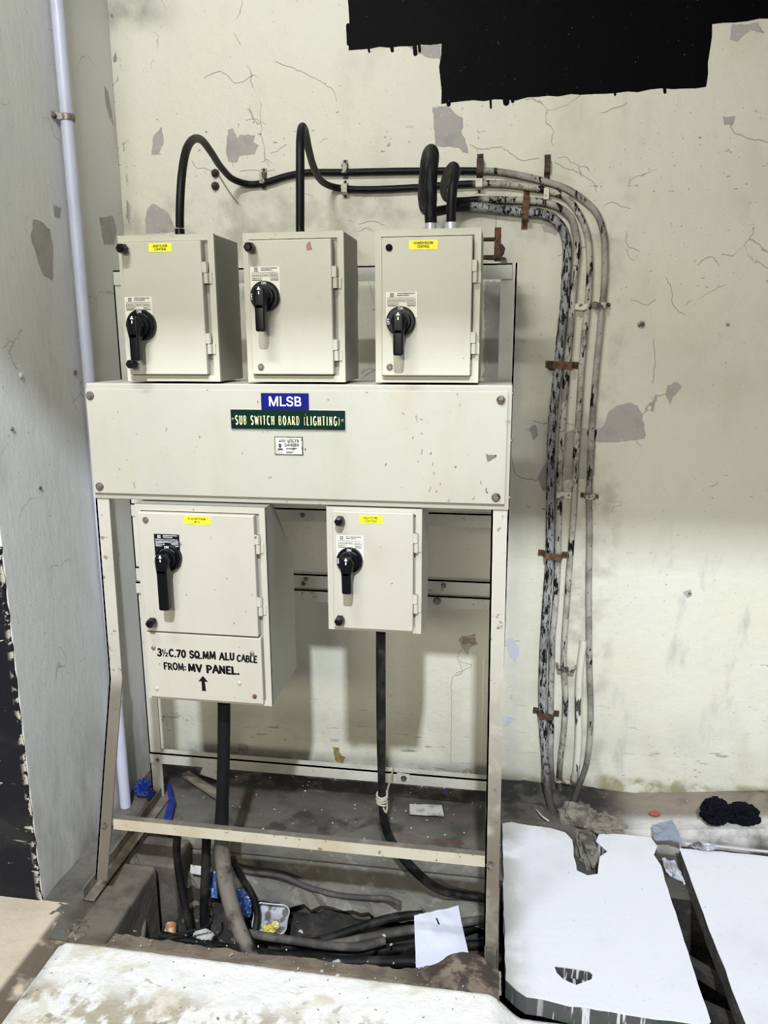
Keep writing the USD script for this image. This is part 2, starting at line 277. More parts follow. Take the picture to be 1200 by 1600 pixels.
M['dirty_floor'] = mat('dirty_floor', (0.062, 0.053, 0.041), [
    dict(s=5, lo=0.40, hi=0.68, col=(0.098, 0.088, 0.07), amt=0.9, det=6),
    dict(s=7, lo=0.36, hi=0.60, col=(0.125, 0.116, 0.094), amt=0.75, det=6, m=('y', 2.27, 2.18), m2=('x', 0.1, 0.0)),
    dict(s=8, lo=0.54, hi=0.66, col=(0.030, 0.026, 0.022), amt=0.9, det=5),
    dict(s=9, lo=0.60, hi=0.68, col=(0.16, 0.035, 0.035), amt=0.55, m=('y', 2.30, 2.22), m3=('y', 2.08, 2.14), m2=('x', 0.0, -0.1), st=(0.6, 1.2, 1)),
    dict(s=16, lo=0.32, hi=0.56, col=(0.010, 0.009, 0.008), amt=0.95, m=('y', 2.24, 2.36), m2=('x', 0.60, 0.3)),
    dict(s=5, lo=0.30, hi=0.5, col=(0.58, 0.56, 0.52), amt=0.9, det=6, m=('x', 0.36, 0.50), m2=('y', 2.37, 2.29), m3=('y', 2.225, 2.25)),
    dict(s=5, lo=0.30, hi=0.5, col=(0.24, 0.20, 0.15), amt=0.9, det=6, m=('x', 0.36, 0.50), m2=('y', 2.30, 2.37)),
    dict(s=95, lo=0.735, hi=0.755, col=(0.55, 0.53, 0.48), amt=0.9, det=2)], rough=0.85, bump=[(30, 0.004), (130, 0.002)])
M['dirt_ledge'] = mat('dirt_ledge', (0.21, 0.165, 0.118), [
    dict(s=12, lo=0.4, hi=0.65, col=(0.13, 0.10, 0.072)),
    dict(s=20, lo=0.40, hi=0.55, col=(0.045, 0.032, 0.026), m=('x', -0.28, -0.12)),
    dict(s=110, lo=0.71, hi=0.74, col=(0.36, 0.32, 0.26), amt=0.8)], rough=0.95, bump=[(45, 0.004), (160, 0.002)])
M['beige_floor'] = mat('beige_floor', (0.54, 0.45, 0.335), [
    dict(s=6, lo=0.42, hi=0.66, col=(0.44, 0.355, 0.25), amt=0.8, det=6),
    dict(s=40, lo=0.64, hi=0.72, col=(0.34, 0.27, 0.19), amt=0.6),
    dict(s=12, lo=0.28, hi=0.46, col=(0.105, 0.078, 0.053), amt=0.97, m=('x', -1.17, -1.15), det=5),
    dict(s=120, lo=0.74, hi=0.76, col=(0.1, 0.08, 0.06), amt=0.8)], rough=0.85, bump=[(25, 0.003), (150, 0.0008)])
M['ceiling'] = mat('ceiling_concrete', (0.55, 0.53, 0.46), rough=0.8)
M['paper'] = mat('white_paper', (0.74, 0.75, 0.84), [dict(s=12, lo=0.5, hi=0.75, col=(0.62, 0.63, 0.74), amt=0.5), dict(s=60, lo=0.70, hi=0.74, col=(0.3, 0.3, 0.34), amt=0.7, gate=(9, 0.52, 0.58))], rough=0.8)
M['blue_cloth'] = mat('blue_cloth', (0.003, 0.016, 0.15), [dict(s=40, lo=0.5, hi=0.65, col=(0.002, 0.007, 0.07))], rough=0.55)
M['blue_wrap'] = mat('blue_wrapper', (0.035, 0.085, 0.26), [dict(s=70, lo=0.58, hi=0.62, col=(0.40, 0.48, 0.62), amt=0.85)], rough=0.3)
M['black_cloth'] = mat('black_cloth', (0.003, 0.003, 0.006), rough=0.75, spec=0.1, bump=[(160, 0.001)])
M['grey_cloth'] = mat('grey_cloth', (0.20, 0.225, 0.27), [dict(s=26, lo=0.5, hi=0.7, col=(0.13, 0.145, 0.18))], rough=0.85)
M['red_scrap'] = mat('red_scrap', (0.30, 0.06, 0.05), rough=0.6)
M['rusty_chip'] = mat('rusty_chip', (0.38, 0.20, 0.14), [dict(s=150, lo=0.5, hi=0.6, col=(0.12, 0.07, 0.05))], rough=0.7)
M['foil'] = mat('foil_tray', (0.42, 0.43, 0.46), [dict(s=30, lo=0.48, hi=0.6, col=(0.12, 0.11, 0.10))], rough=0.45, metal=0.3, bump=[(80, 0.001)])
M['peel'] = mat('yellow_peel', (0.62, 0.50, 0.06), [dict(s=50, lo=0.5, hi=0.6, col=(0.70, 0.62, 0.42))], rough=0.6)
M['cup'] = mat('paper_cup', (0.42, 0.17, 0.07), [dict(s=60, lo=0.48, hi=0.56, col=(0.52, 0.42, 0.30)), dict(s=110, lo=0.60, hi=0.66, col=(0.18, 0.05, 0.03))], rough=0.6)
M['white_scrap'] = mat('white_scrap', (0.46, 0.44, 0.41), [dict(s=30, lo=0.5, hi=0.65, col=(0.26, 0.25, 0.22))], rough=0.7)
M['clear_bag'] = mat('plastic_bag', (0.46, 0.45, 0.46), [dict(s=60, lo=0.58, hi=0.62, col=(0.10, 0.12, 0.42), amt=0.8), dict(s=30, lo=0.5, hi=0.6, col=(0.30, 0.28, 0.27))], rough=0.25)
M['twine'] = mat('twine', (0.36, 0.33, 0.26), rough=0.85)
M['wood_scrap'] = mat('grimy_board', (0.12, 0.10, 0.075), [dict(s=30, lo=0.45, hi=0.6, col=(0.20, 0.17, 0.12), st=(0.3, 1, 1))], rough=0.8)


# ------------------------------------------------------------------ scene helpers
LOC, USED = {}, {}
GROUPS = {'switch_box': 'switch boxes of the switchboard', 'wall_cable': 'cables running along the wall', 'trench_cable': 'cables lying in the trench', 'feed_cable': 'cables dropping from the lower boxes', 'cable_clamp': 'clamps on the wall cables', 'cover_slab': 'trench cover slabs', 'rag': 'rags on the floor', 'rubble_chip': 'rubble chips in and before the trench', 'wrapper': 'wrappers in the trench', 'wall_stud': 'rusty studs in the wall', 'trench_bearer': 'bearers in the slab gap', 'hanging_wire': 'thin wires behind the upper boxes', 'paper_scrap': 'pale scraps on the floor behind the trench'}


def numbered(parent, name):
    k = USED.get((parent, name), 0)
    USED[(parent, name)] = k + 1
    return f'{parent}/{name}' + (f'_{k:03d}' if k else '')


def tag(prim, label=None, cat=None, group=None, kind=None):
    for k, v in (('label', label), ('category', cat), ('group', group), ('kind', kind)):
        if v:
            prim.SetCustomDataByKey(k, v)
    return prim


def thing(name, label, cat, loc, group=None):
    path = numbered('/World', name)
    x = UsdGeom.Xform.Define(stage, path)
    loc = np.array(loc, float)
    x.AddTranslateOp().Set(Gf.Vec3d(*map(float, loc)))
    LOC[path] = loc
    return tag(x.GetPrim(), label, cat, group or GROUPS.get(name))


def join(*ms):
    flat = []
    for m in ms:
        flat += list(m) if isinstance(m, (list, tuple)) else [m]
    return trimesh.util.concatenate(flat)


def part(parent, name, mesh, material, label=None, smooth=30, kind=None):
    pp = str(parent.GetPath())
    path = numbered(pp, name)
    root = '/'.join(pp.split('/')[:3])
    m = mesh.copy() if hasattr(mesh, 'copy') else trimesh.Trimesh(*mesh)
    if root in LOC:
        m.apply_translation(-LOC[root])
    g = usdkit.mesh(stage, path, m, M[material], smooth=smooth)
    return tag(g.GetPrim(), label, None, None, kind)


def single(name, mesh, material, label=None, cat=None, group=None, kind=None, smooth=30):
    """A top-level thing that is one mesh, its origin at its base."""
    path = numbered('/World', name)
    b = mesh.bounds
    loc = np.array([(b[0, 0] + b[1, 0]) / 2, (b[0, 1] + b[1, 1]) / 2, b[0, 2]])
    m = mesh.copy()
    m.apply_translation(-loc)
    g = usdkit.mesh(stage, path, m, M[material], smooth=smooth)
    g.AddTranslateOp().Set(Gf.Vec3d(*map(float, loc)))
    LOC[path] = loc
    return tag(g.GetPrim(), label, cat, group or GROUPS.get(name), kind)


def struct(name, mesh, material, smooth=30, label=None):
    g = usdkit.mesh(stage, numbered('/World', name), mesh, M[material], smooth=smooth)
    return tag(g.GetPrim(), label, None, None, 'structure')


# ------------------------------------------------------------------ shape helpers
def box(x0, x1, y0, y1, z0, z1, r=0.0):
    if x0 > x1: x0, x1 = x1, x0
    if y0 > y1: y0, y1 = y1, y0
    if z0 > z1: z0, z1 = z1, z0
    if r <= 0:
        m = trimesh.creation.box((x1 - x0, y1 - y0, z1 - z0))
        m.apply_translation(((x0 + x1) / 2, (y0 + y1) / 2, (z0 + z1) / 2))
        return m
    r = min(r, (x1 - x0) / 2.2, (y1 - y0) / 2.2, (z1 - z0) / 2.2)
    pts = []
    for X, sx in ((x0, 1), (x1, -1)):
        for Y, sy in ((y0, 1), (y1, -1)):
            for Z, sz in ((z0, 1), (z1, -1)):
                q = r * 0.3
                for a, b, c in ((0, r, r), (r, 0, r), (r, r, 0), (q, q, r), (q, r, q), (r, q, q)):
                    pts.append((X + sx * a, Y + sy * b, Z + sz * c))
    return trimesh.convex.convex_hull(np.array(pts))


def unit(v):
    v = np.asarray(v, float)
    return v / np.linalg.norm(v)


def bar(p0, p1, u, w, v, t):
    """A straight flat bar from p0 to p1 spanning 0..w along u and 0..t along v."""
    p0, p1, u, v = map(lambda q: np.asarray(q, float), (p0, p1, u, v))
    pts = [p + a * u + b * v for p in (p0, p1) for a in (0, w) for b in (0, t)]
    return trimesh.convex.convex_hull(np.array(pts))


def angle(p0, p1, u, v, w=0.035, t=0.004):
    """Angle iron: one flange along u, one along v."""
    return join(bar(p0, p1, u, w, v, t), bar(p0, p1, v, w, u, t))


def cyl(p0, p1, r, n=20, r2=None):
    p0, p1 = np.asarray(p0, float), np.asarray(p1, float)
    d = unit(p1 - p0)
    a = unit(np.cross(d, [0, 0, 1] if abs(d[2]) < 0.9 else [1, 0, 0]))
    b = np.cross(d, a)
    r2 = r if r2 is None else r2
    t = np.linspace(0, 2 * np.pi, n, endpoint=False)
    ring = np.cos(t)[:, None] * a + np.sin(t)[:, None] * b
    return trimesh.convex.convex_hull(np.vstack([p0 + r * ring, p1 + r2 * ring]))


def spline(pts, step=0.012):
    pts = np.asarray(pts, float)
    if len(pts) == 2:
        n = max(2, int(np.linalg.norm(pts[1] - pts[0]) / step))
        return np.linspace(pts[0], pts[1], n)
    q = np.vstack([2 * pts[0] - pts[1], pts, 2 * pts[-1] - pts[-2]])
    out = []
    for i in range(1, len(q) - 2):
        p0, p1, p2, p3 = q[i - 1:i + 3]
        n = max(2, int(np.linalg.norm(p2 - p1) / step))
        t0 = 0.0
        t1 = t0 + max(np.linalg.norm(p1 - p0), 1e-5) ** 0.5
        t2 = t1 + max(np.linalg.norm(p2 - p1), 1e-5) ** 0.5
        t3 = t2 + max(np.linalg.norm(p3 - p2), 1e-5) ** 0.5
        for t in np.linspace(t1, t2, n, endpoint=False):
            a1 = (t1 - t) / (t1 - t0) * p0 + (t - t0) / (t1 - t0) * p1
            a2 = (t2 - t) / (t2 - t1) * p1 + (t - t1) / (t2 - t1) * p2
            a3 = (t3 - t) / (t3 - t2) * p2 + (t - t2) / (t3 - t2) * p3
            b1 = (t2 - t) / (t2 - t0) * a1 + (t - t0) / (t2 - t0) * a2
            b2 = (t3 - t) / (t3 - t1) * a2 + (t - t1) / (t3 - t1) * a3
            out.append((t2 - t) / (t2 - t1) * b1 + (t - t1) / (t2 - t1) * b2)
    out.append(pts[-1])
    return np.array(out)


def tube(pts, r, n=14, step=0.012, lobes=0, twist=0.0, amp=0.0, smoothit=True):
    c = spline(pts, step) if smoothit else np.asarray(pts, float)
    m = len(c)
    rr = np.full(m, r) if np.ndim(r) == 0 else np.interp(np.linspace(0, 1, m), np.linspace(0, 1, len(r)), r)
    T = np.gradient(c, axis=0)
    T /= np.linalg.norm(T, axis=1)[:, None] + 1e-12
    a = np.cross(T[0], [0.3, 0.9, 0.2])
    a = unit(a)
    t = np.linspace(0, 2 * np.pi, n, endpoint=False)
    V, s = [], 0.0
    for i in range(m):
        a = a - T[i] * (a @ T[i])
        a = unit(a)
        b = np.cross(T[i], a)
        if i:
            s += np.linalg.norm(c[i] - c[i - 1])
        rad = rr[i] * (1 + (amp * np.cos(lobes * t + twist * s) if lobes else 0))
        V.append(c[i] + (rad * np.cos(t))[:, None] * a + (rad * np.sin(t))[:, None] * b if lobes else c[i] + rr[i] * (np.cos(t)[:, None] * a + np.sin(t)[:, None] * b))
    V = np.vstack(V + [c[:1], c[-1:]])
    F = []
    for i in range(m - 1):
        for k in range(n):
            p, q = i * n + k, i * n + (k + 1) % n
            F += [(p, q, q + n), (p, q + n, p + n)]
    for k in range(n):
        F += [(m * n, (k + 1) % n, k), (m * n + 1, (m - 1) * n + k, (m - 1) * n + (k + 1) % n)]
    return trimesh.Trimesh(V, np.array(F), process=False)


def prism_xz(poly, y0, y1):
    """Polygon given in (x, z), extruded from y0 to y1."""
    ms = []
    for g in (poly.geoms if hasattr(poly, 'geoms') else [poly]):
        if g.is_empty or g.area < 1e-9 or g.geom_type != 'Polygon':
            continue
        m = trimesh.creation.extrude_polygon(g, abs(y1 - y0), engine='earcut')
        v = m.vertices.copy()
        m.vertices = np.stack([v[:, 0], max(y0, y1) - v[:, 2], v[:, 1]], 1)
        ms.append(m)
    return join(ms)


def prism_yz(pts, x0, x1):
    m = trimesh.creation.extrude_polygon(Polygon(pts), x1 - x0, engine='earcut')
    v = m.vertices.copy()
    m.vertices = np.stack([x0 + v[:, 2], v[:, 0], v[:, 1]], 1)
    return m


def prism_xy(poly, z0, z1):
    ms = []
    for g in (poly.geoms if hasattr(poly, 'geoms') else [poly]):
        m = trimesh.creation.extrude_polygon(g, z1 - z0, engine='earcut')
        m.apply_translation((0, 0, z0))
        ms.append(m)
    return join(ms)


def ragged(pts, amp, seed, step=0.012):
    """Closed outline with an uneven edge."""
    r = np.random.default_rng(seed)
    pts = np.asarray(pts, float)
    out = []
    for a, b in zip(pts, np.roll(pts, -1, axis=0)):
        n = max(1, int(np.linalg.norm(b - a) / step))
        for t in np.arange(n) / n:
            out.append(a + (b - a) * t + r.normal(0, amp, 2))
    p = Polygon(out)
    return p if p.is_valid else p.buffer(0)


def grid(x0, x1, y0, y1, nx, ny, fn):
    X, Y = np.meshgrid(np.linspace(x0, x1, nx), np.linspace(y0, y1, ny))
    Z = fn(X, Y)
    V = np.stack([X.ravel(), Y.ravel(), Z.ravel()], 1)
    i = (np.arange(ny - 1)[:, None] * nx + np.arange(nx - 1)[None]).ravel()
    F = np.vstack([np.stack([i, i + 1, i + nx + 1], 1), np.stack([i, i + nx + 1, i + nx], 1)])
    return trimesh.Trimesh(V, F, process=False)


def fbm(X, Y, s, seed=0, oct=4):
    return meshkit.fbm(np.stack([X * s, Y * s, np.zeros_like(X) + seed * 3.7], -1), oct, seed)


def sstep(x, a, b):
    t = np.clip((x - a) / (b - a), 0, 1)
    return t * t * (3 - 2 * t)


def lump(center, size, seed, amp=0.35, freq=3.0, sub=4, sharp=True):
    """A crumpled lump: a sphere creased by noise."""
    m = trimesh.creation.icosphere(subdivisions=sub)
    v = m.vertices
    n = meshkit.fbm(v * freq + seed * 7.3, 4, seed)
    if sharp:
        n = 1 - np.abs(2 * n - 1) * 1.6
    v = v * (1 + amp * (n - 0.5))[:, None] * np.asarray(size)
    v[:, 2] = np.maximum(v[:, 2], -0.55 * size[2])
    m.vertices = v + np.asarray(center)
    return m


def shard(center, size, seed):
    """An angular chip of stone or mortar."""
    r = np.random.default_rng(seed)
    v = r.normal(size=(11, 3))
    v /= np.linalg.norm(v, axis=1)[:, None]
    return trimesh.convex.convex_hull(v * np.asarray(size) * r.uniform(.7, 1.1, (11, 1)) + np.asarray(center))


def hexhead(p, d, r, h, n=6):
    p, d = np.asarray(p, float), unit(d)
    return cyl(p, p + d * h, r, n)


def pan_screw(p, r=0.006, h=0.004, d=(0, -1, 0)):
    p, d = np.asarray(p, float), unit(d)
    return join(cyl(p, p + d * h * 0.5, r, 16), cyl(p + d * h * 0.5, p + d * h, r, 16, r * 0.6))


# ------------------------------------------------------------------ lettering
def _arc(cx, cy, rx, ry, a0, a1, n=14):
    t = np.radians(np.linspace(a0, a1, n))
    return [(cx + rx * math.cos(q), cy + ry * math.sin(q)) for q in t]


def _glyphs():
    k, n = 'k', 'n'
    G = {}
    G['A'] = (.64, [([(0.02, 0), (.32, 1)], n), ([(.32, 1), (.62, 0)], k), ([(.13, .34), (.51, .34)], n)], [(0.02, 0), (.62, 0)])
    G['B'] = (.56, [([(.08, 0), (.08, 1)], k), ([(.08, 1), (.30, 1)] + _arc(.28, .77, .20, .23, 80, -90) + [(.08, .53)], n), ([(.28, .53)] + _arc(.28, .265, .25, .265, 85, -90) + [(.08, 0)], n)], [])
    G['C'] = (.60, [(_arc(.34, .5, .29, .5, 52, 308, 22), k)], [])
    G['D'] = (.60, [([(.08, 0), (.08, 1)], k), ([(.08, 1), (.24, 1)] + _arc(.24, .5, .30, .5, 85, -85, 16) + [(.08, 0)], n)], [])
    G['E'] = (.50, [([(.46, 1), (.08, 1), (.08, 0), (.48, 0)], k), ([(.08, .52), (.38, .52)], n)], [])
    G['F'] = (.50, [([(.48, 1), (.08, 1), (.08, 0)], k), ([(.08, .52), (.38, .52)], n)], [(.08, 0)])
    G['G'] = (.62, [(_arc(.34, .5, .29, .5, 52, 330, 24), k), ([(.36, .44), (.60, .44), (.60, .08)], n)], [])
    G['H'] = (.60, [([(.08, 0), (.08, 1)], k), ([(.52, 0), (.52, 1)], k), ([(.08, .5), (.52, .5)], n)], [(.08, 0), (.08, 1), (.52, 0), (.52, 1)])
    G['I'] = (.22, [([(.11, 0), (.11, 1)], k)], [(.11, 0), (.11, 1)])
    G['L'] = (.48, [([(.08, 1), (.08, 0)], k), ([(.08, .02), (.46, .02)], n)], [(.08, 1)])
    G['M'] = (.78, [([(.06, 0), (.12, 1)], n), ([(.12, 1), (.39, .12)], k), ([(.39, .12), (.66, 1)], n), ([(.66, 1), (.72, 0)], k)], [(.06, 0), (.72, 0)])
    G['N'] = (.62, [([(.08, 0), (.08, 1)], n), ([(.08, 1), (.54, 0)], k), ([(.54, 0), (.54, 1)], n)], [(.08, 0), (.54, 1)])
    G['O'] = (.66, [(_arc(.33, .5, .28, .5, 90, 450, 28), k)], [])
    G['P'] = (.54, [([(.08, 0), (.08, 1)], k), ([(.08, 1), (.28, 1)] + _arc(.28, .73, .22, .27, 85, -85) + [(.08, .46)], n)], [(.08, 0)])
    G['Q'] = (.66, [(_arc(.33, .5, .28, .5, 90, 450, 28), k), ([(.34, .26), (.66, -.06)], n)], [])
    G['R'] = (.58, [([(.08, 0), (.08, 1)], k), ([(.08, 1), (.28, 1)] + _arc(.28, .74, .22, .26, 85, -85) + [(.08, .48)], n), ([(.28, .48), (.56, 0)], k)], [(.08, 0), (.56, 0)])
    G['S'] = (.52, [(_arc(.26, .755, .21, .245, 30, 270, 16) + _arc(.26, .255, .22, .255, 90, -150, 16), k)], [])
    G['T'] = (.54, [([(.27, 0), (.27, 1)], k), ([(.02, 1), (.52, 1)], n)], [(.27, 0)])
    G['U'] = (.60, [([(.08, 1), (.08, .3)] + _arc(.30, .28, .22, .28, 180, 360, 14) + [(.52, 1)], k)], [(.08, 1), (.52, 1)])
    G['V'] = (.60, [([(.02, 1), (.30, 0)], k), ([(.30, 0), (.58, 1)], n)], [(.02, 1), (.58, 1)])
    G['W'] = (.86, [([(.02, 1), (.23, 0)], k), ([(.23, 0), (.43, .9)], n), ([(.43, .9), (.63, 0)], k), ([(.63, 0), (.84, 1)], n)], [(.02, 1), (.84, 1)])
    G['('] = (.26, [(_arc(.34, .45, .26, .62, 130, 230, 12), n)], [])
    G[')'] = (.26, [(_arc(-.08, .45, .26, .62, 50, -50, 12), n)], [])
    G['.'] = (.20, [([(.09, .02), (.11, .02)], k)], [])
    G[':'] = (.24, [([(.11, .12), (.13, .12)], k), ([(.11, .58), (.13, .58)], k)], [])
    G['3'] = (.50, [(_arc(.22, .75, .20, .25, 140, -80, 14) + _arc(.22, .25, .24, .27, 85, -150, 14), k)], [])
    G['7'] = (.50, [([(.02, .98), (.46, .98), (.16, 0)], k)], [])
    G['0'] = (.56, [(_arc(.28, .5, .23, .5, 90, 450, 26), k)], [])
    G['h'] = (.80, [([(.00, .84), (.10, 1.0), (.10, .46)], .13), ([(.14, -.04), (.46, 1.06)], .10), (_arc(.60, .40, .13, .13, 165, -25, 8) + [(.46, 0), (.76, 0)], .13)], [])
    G[' '] = (.30, [], [])
    return G


GLYPH = _glyphs()


def stroke_text(text, height, thick=0.16, thin=0.08, serif=0.0, xs=1.0, gap=0.14, jitter=0.0, shear=0.0, seed=1, width=None, depth=0.0006):
    r = np.random.default_rng(seed)
    shapes, x = [], 0.0
    for ch in text:
        w, strokes, serifs = GLYPH[ch]
        dy, sc = r.normal(0, jitter), 1 + r.normal(0, jitter)
        geo = []
        for pts, kind in strokes:
            q = [((x + px * sc * xs), py * sc + dy) for px, py in pts]
            geo.append(LineString(q).buffer((thick if kind == 'k' else thin if kind == 'n' else kind) / 2, cap_style='round' if not serif else 'flat', join_style='round', quad_segs=3))
        if serif:
            for px, py in serifs:
                yy = py + (0.03 if py < .5 else -0.03)
                geo.append(shapely.box(x + px * xs - serif, yy - .035, x + px * xs + serif, yy + .035))
        if geo:
            shapes.append(unary_union(geo))
        x += w * xs + gap
    s = unary_union(shapes)
    if shear:
        s = shapely.affinity.affine_transform(s, [1, shear, 0, 1, 0, 0])
    fx = (width / (s.bounds[2] - s.bounds[0]) if width else height)
    s = shapely.affinity.translate(s, -s.bounds[0], 0)
    s = shapely.affinity.scale(s, fx, height, origin=(0, 0)).simplify(height * 0.004)
    return join([trimesh.creation.extrude_polygon(g, depth, engine='earcut') for g in (s.geoms if hasattr(s, 'geoms') else [s])])


def on_face(m, x0, yf, z0, center=False):
    """Lettering in xy moved onto a face that looks towards -y."""
    m = m.copy()
    v = m.vertices.copy()
    if center:
        v[:, 0] -= (v[:, 0].min() + v[:, 0].max()) / 2
    m.vertices = np.stack([x0 + v[:, 0], yf - v[:, 2], z0 + v[:, 1]], 1)
    return m


def type_text(text, height, width=None, bold=True, depth=0.0005):
    m = meshkit.text_mesh(text, height, depth, bold)
    if width:
        w = m.bounds[1, 0] - m.bounds[0, 0]
        m.apply_scale((width / w, 1, 1))
    m.apply_translation((-m.bounds[0, 0], 0, 0))
    return m


# ================================================================== THE SETTING
LOWZ = -0.40
struct('ceiling', box(-4, 4, -0.357, 2.70, 3.2, 3.45), 'ceiling', label='unseen concrete slab above the corner, its front edge set to cut the floodlight')
wall_back = struct('wall_back', box(-1.5, 3.6, W, W + 0.25, LOWZ, 3.2), 'wall', smooth=False, label='cream painted plaster wall behind the switchboard')
wall_left = struct('wall_left', box(-3.2, LX, 1.69, W, LOWZ, 3.2, 0.004), 'wall_side', label='grey painted side of the pier left of the switchboard')
_bp = [(-3.2, LOWZ), (-3.2, 1.02), (LX + 0.001, 1.02)] + [(LX + 0.0012 - 0.004 * abs(math.sin(7.3 * k)), 1.02 - k * 0.03) for k in range(1, 46)] + [(LX, LOWZ)]
part(wall_left, 'black_paint', prism_xz(Polygon(_bp).buffer(0), 1.6875, 1.692), 'black_pier', 'scratched black paint on the front of the pier')


def wpoly(px):
    return [P(x, y, y=W)[[0, 2]] for x, y in px]


bl = ragged(wpoly([(546, -60), (546, 78), (689, 69), (690, 161), (1104, 135), (1113, 38), (1900, -20), (1900, -260), (546, -180)]), 0.0022, 3, 0.03)
drips = [LineString([P(x, y0, y=W)[[0, 2]], P(x + 1, y1, y=W)[[0, 2]]]).buffer(w) for x, y0, y1, w in ((766, 150, 168, .003), (790, 150, 160, .009), (1038, 136, 144, .004), (800, 150, 158, .005), (648, 70, 84, .006), (655, 70, 80, .004), (576, 75, 81, .003), (612, 73, 79, .005), (544, 40, 68, .006), (700, 155, 163, .006), (960, 140, 148, .003))]
part(wall_back, 'black_paint', prism_xz(unary_union([bl] + drips), W - 0.0012, W + 0.001), 'black_paint', 'stepped black painted block at the top of the wall')

PATCH = [
    [(240, 213), (253, 199), (256, 222), (246, 242), (237, 242)],
    [(357, 203), (364, 201), (372, 215), (376, 211), (399, 211), (396, 222), (404, 228), (396, 241), (375, 244), (369, 256), (358, 253), (353, 240)],
    [(231, 325), (241, 317), (264, 335), (276, 362), (228, 365), (227, 345)],
    [(676, 168), (700, 166), (715, 180), (724, 185), (722, 205), (733, 238), (724, 238), (716, 230), (680, 229), (678, 200)],
    [(884, 676), (905, 668), (932, 672), (928, 742), (915, 748), (880, 750)],
    [(918, 672), (932, 672), (945, 665), (950, 645), (965, 633), (985, 629), (997, 633), (1003, 650), (1008, 668), (1008, 686), (990, 688), (960, 690), (948, 692), (920, 688)],
    [(858, 716), (845, 735), (840, 748), (848, 767), (862, 764), (864, 716)],
    [(1060, 597), (1067, 604), (1052, 620), (1046, 632), (1039, 616), (1043, 602)],
    [(638, 74), (688, 70), (689, 94), (668, 90), (648, 83)],
    [(1144, 38), (1182, 36), (1195, 52), (1170, 48), (1152, 66), (1140, 62)],
    [(1128, 182), (1148, 182), (1146, 196), (1134, 193)],
    [(757, 440), (783, 440), (781, 597), (756, 597)],
    [(700, 270), (735, 262), (738, 270), (705, 276)],
    [(845, 352), (878, 352), (868, 368), (850, 362)],
    [(1068, 925), (1080, 922), (1082, 930), (1072, 933)],
    [(826, 668), (838, 664), (840, 682), (833, 688)],
]
for i, q in enumerate(PATCH):
    part(wall_back, 'bare_plaster_patch', prism_xz(ragged(wpoly(q), 0.0016, 40 + i, 0.010), W - 0.0009, W + 0.001), 'plaster')
for i, q in enumerate([[(788, 1000), (800, 995), (812, 1014), (806, 1036), (797, 1027)], [(786, 1117), (807, 1122), (795, 1133), (786, 1136)]]):
    part(wall_back, 'pale_plaster_patch', prism_xz(ragged(wpoly(q), 0.0012, 70 + i, 0.010), W - 0.0009, W + 0.001), 'plaster_pale')
for i, (q, mt) in enumerate([([(716, 998), (742, 990), (746, 1006), (735, 1012), (730, 1024), (722, 1012)], 'brown_stain'), ([(519, 1168), (528, 1168), (531, 1178), (540, 1184), (536, 1192), (525, 1190)], 'ochre_stain'), ([(722, 1203), (730, 1198), (738, 1206), (722, 1208)], 'brown_stain'), ([(372, 1162), (386, 1162), (388, 1174), (372, 1174)], 'brown_stain')]):
    part(wall_back, 'stain', prism_xz(ragged(wpoly(q), 0.002, 80 + i, 0.008), W - 0.0009, W + 0.001), mt)
CRACK = [[(733, 225), (745, 231), (772, 231), (786, 229)], [(786, 230), (800, 242), (814, 250), (842, 247)], [(866, 252), (880, 262), (895, 266), (915, 277), (928, 286), (933, 302)], [(945, 320), (962, 317), (975, 324), (984, 326)], [(1136, 187), (1150, 208), (1170, 216), (1200, 222)], [(940, 178), (958, 170), (970, 168), (980, 162)], [(978, 362), (980, 382), (990, 390), (1000, 392)], [(1090, 413), (1102, 405), (1113, 403), (1124, 414)], [(430, 95), (520, 140), (526, 158)], [(300, 250), (308, 262), (325, 264), (332, 268)], [(375, 268), (400, 266), (430, 266)], [(423, 240), (436, 234), (448, 225)], [(384, 188), (398, 186), (414, 194)], [(1040, 432), (1050, 455), (1052, 478), (1068, 492)], [(1020, 530), (1023, 560), (1020, 600)], [(792, 645), (806, 740), (820, 748), (838, 750)], [(716, 1034), (722, 1050), (708, 1058), (706, 1100), (704, 1190)], [(735, 1000), (715, 1030), (738, 1040), (712, 1052)], [(985, 468), (1000, 472), (1012, 476), (1024, 468)], [(320, 122), (345, 112), (370, 130), (395, 118)], [(785, 1010), (803, 1002), (812, 1002)], [(560, 350), (585, 346), (600, 352)], [(576, 440), (580, 452), (584, 472)]]
cr = []
for i, q in enumerate(CRACK):
    r = np.random.default_rng(200 + i)
    c = spline([[*p, 0] for p in wpoly(q)], 0.008)[:, :2] + r.normal(0, 0.0014, (len(spline([[*p, 0] for p in wpoly(q)], 0.008)), 2))
    cr.append(LineString(c).buffer(0.0006, quad_segs=1, cap_style='flat'))
part(wall_back, 'crack', prism_xz(unary_union(cr), W - 0.0006, W + 0.001), 'crack', kind='stuff')
for i, q in enumerate([[(50, 342), (62, 345), (78, 360), (82, 385), (82, 437), (66, 428), (57, 400), (48, 370)], [(155, 340), (176, 338), (182, 360), (178, 382), (162, 383)], [(163, 133), (168, 140), (178, 197), (172, 185), (164, 160)], [(82, 320), (96, 325), (92, 341), (84, 338)]]):
    pts = [P(x, y, x=LX)[[1, 2]] for x, y in q]
    m = trimesh.creation.extrude_polygon(ragged(pts, 0.0018, 90 + i, 0.012), 0.0015, engine='earcut')
    v = m.vertices.copy()
    m.vertices = np.stack([LX - 0.0006 + v[:, 2], v[:, 0], v[:, 1]], 1)
    part(wall_left, 'bare_plaster_patch', m, 'plaster')
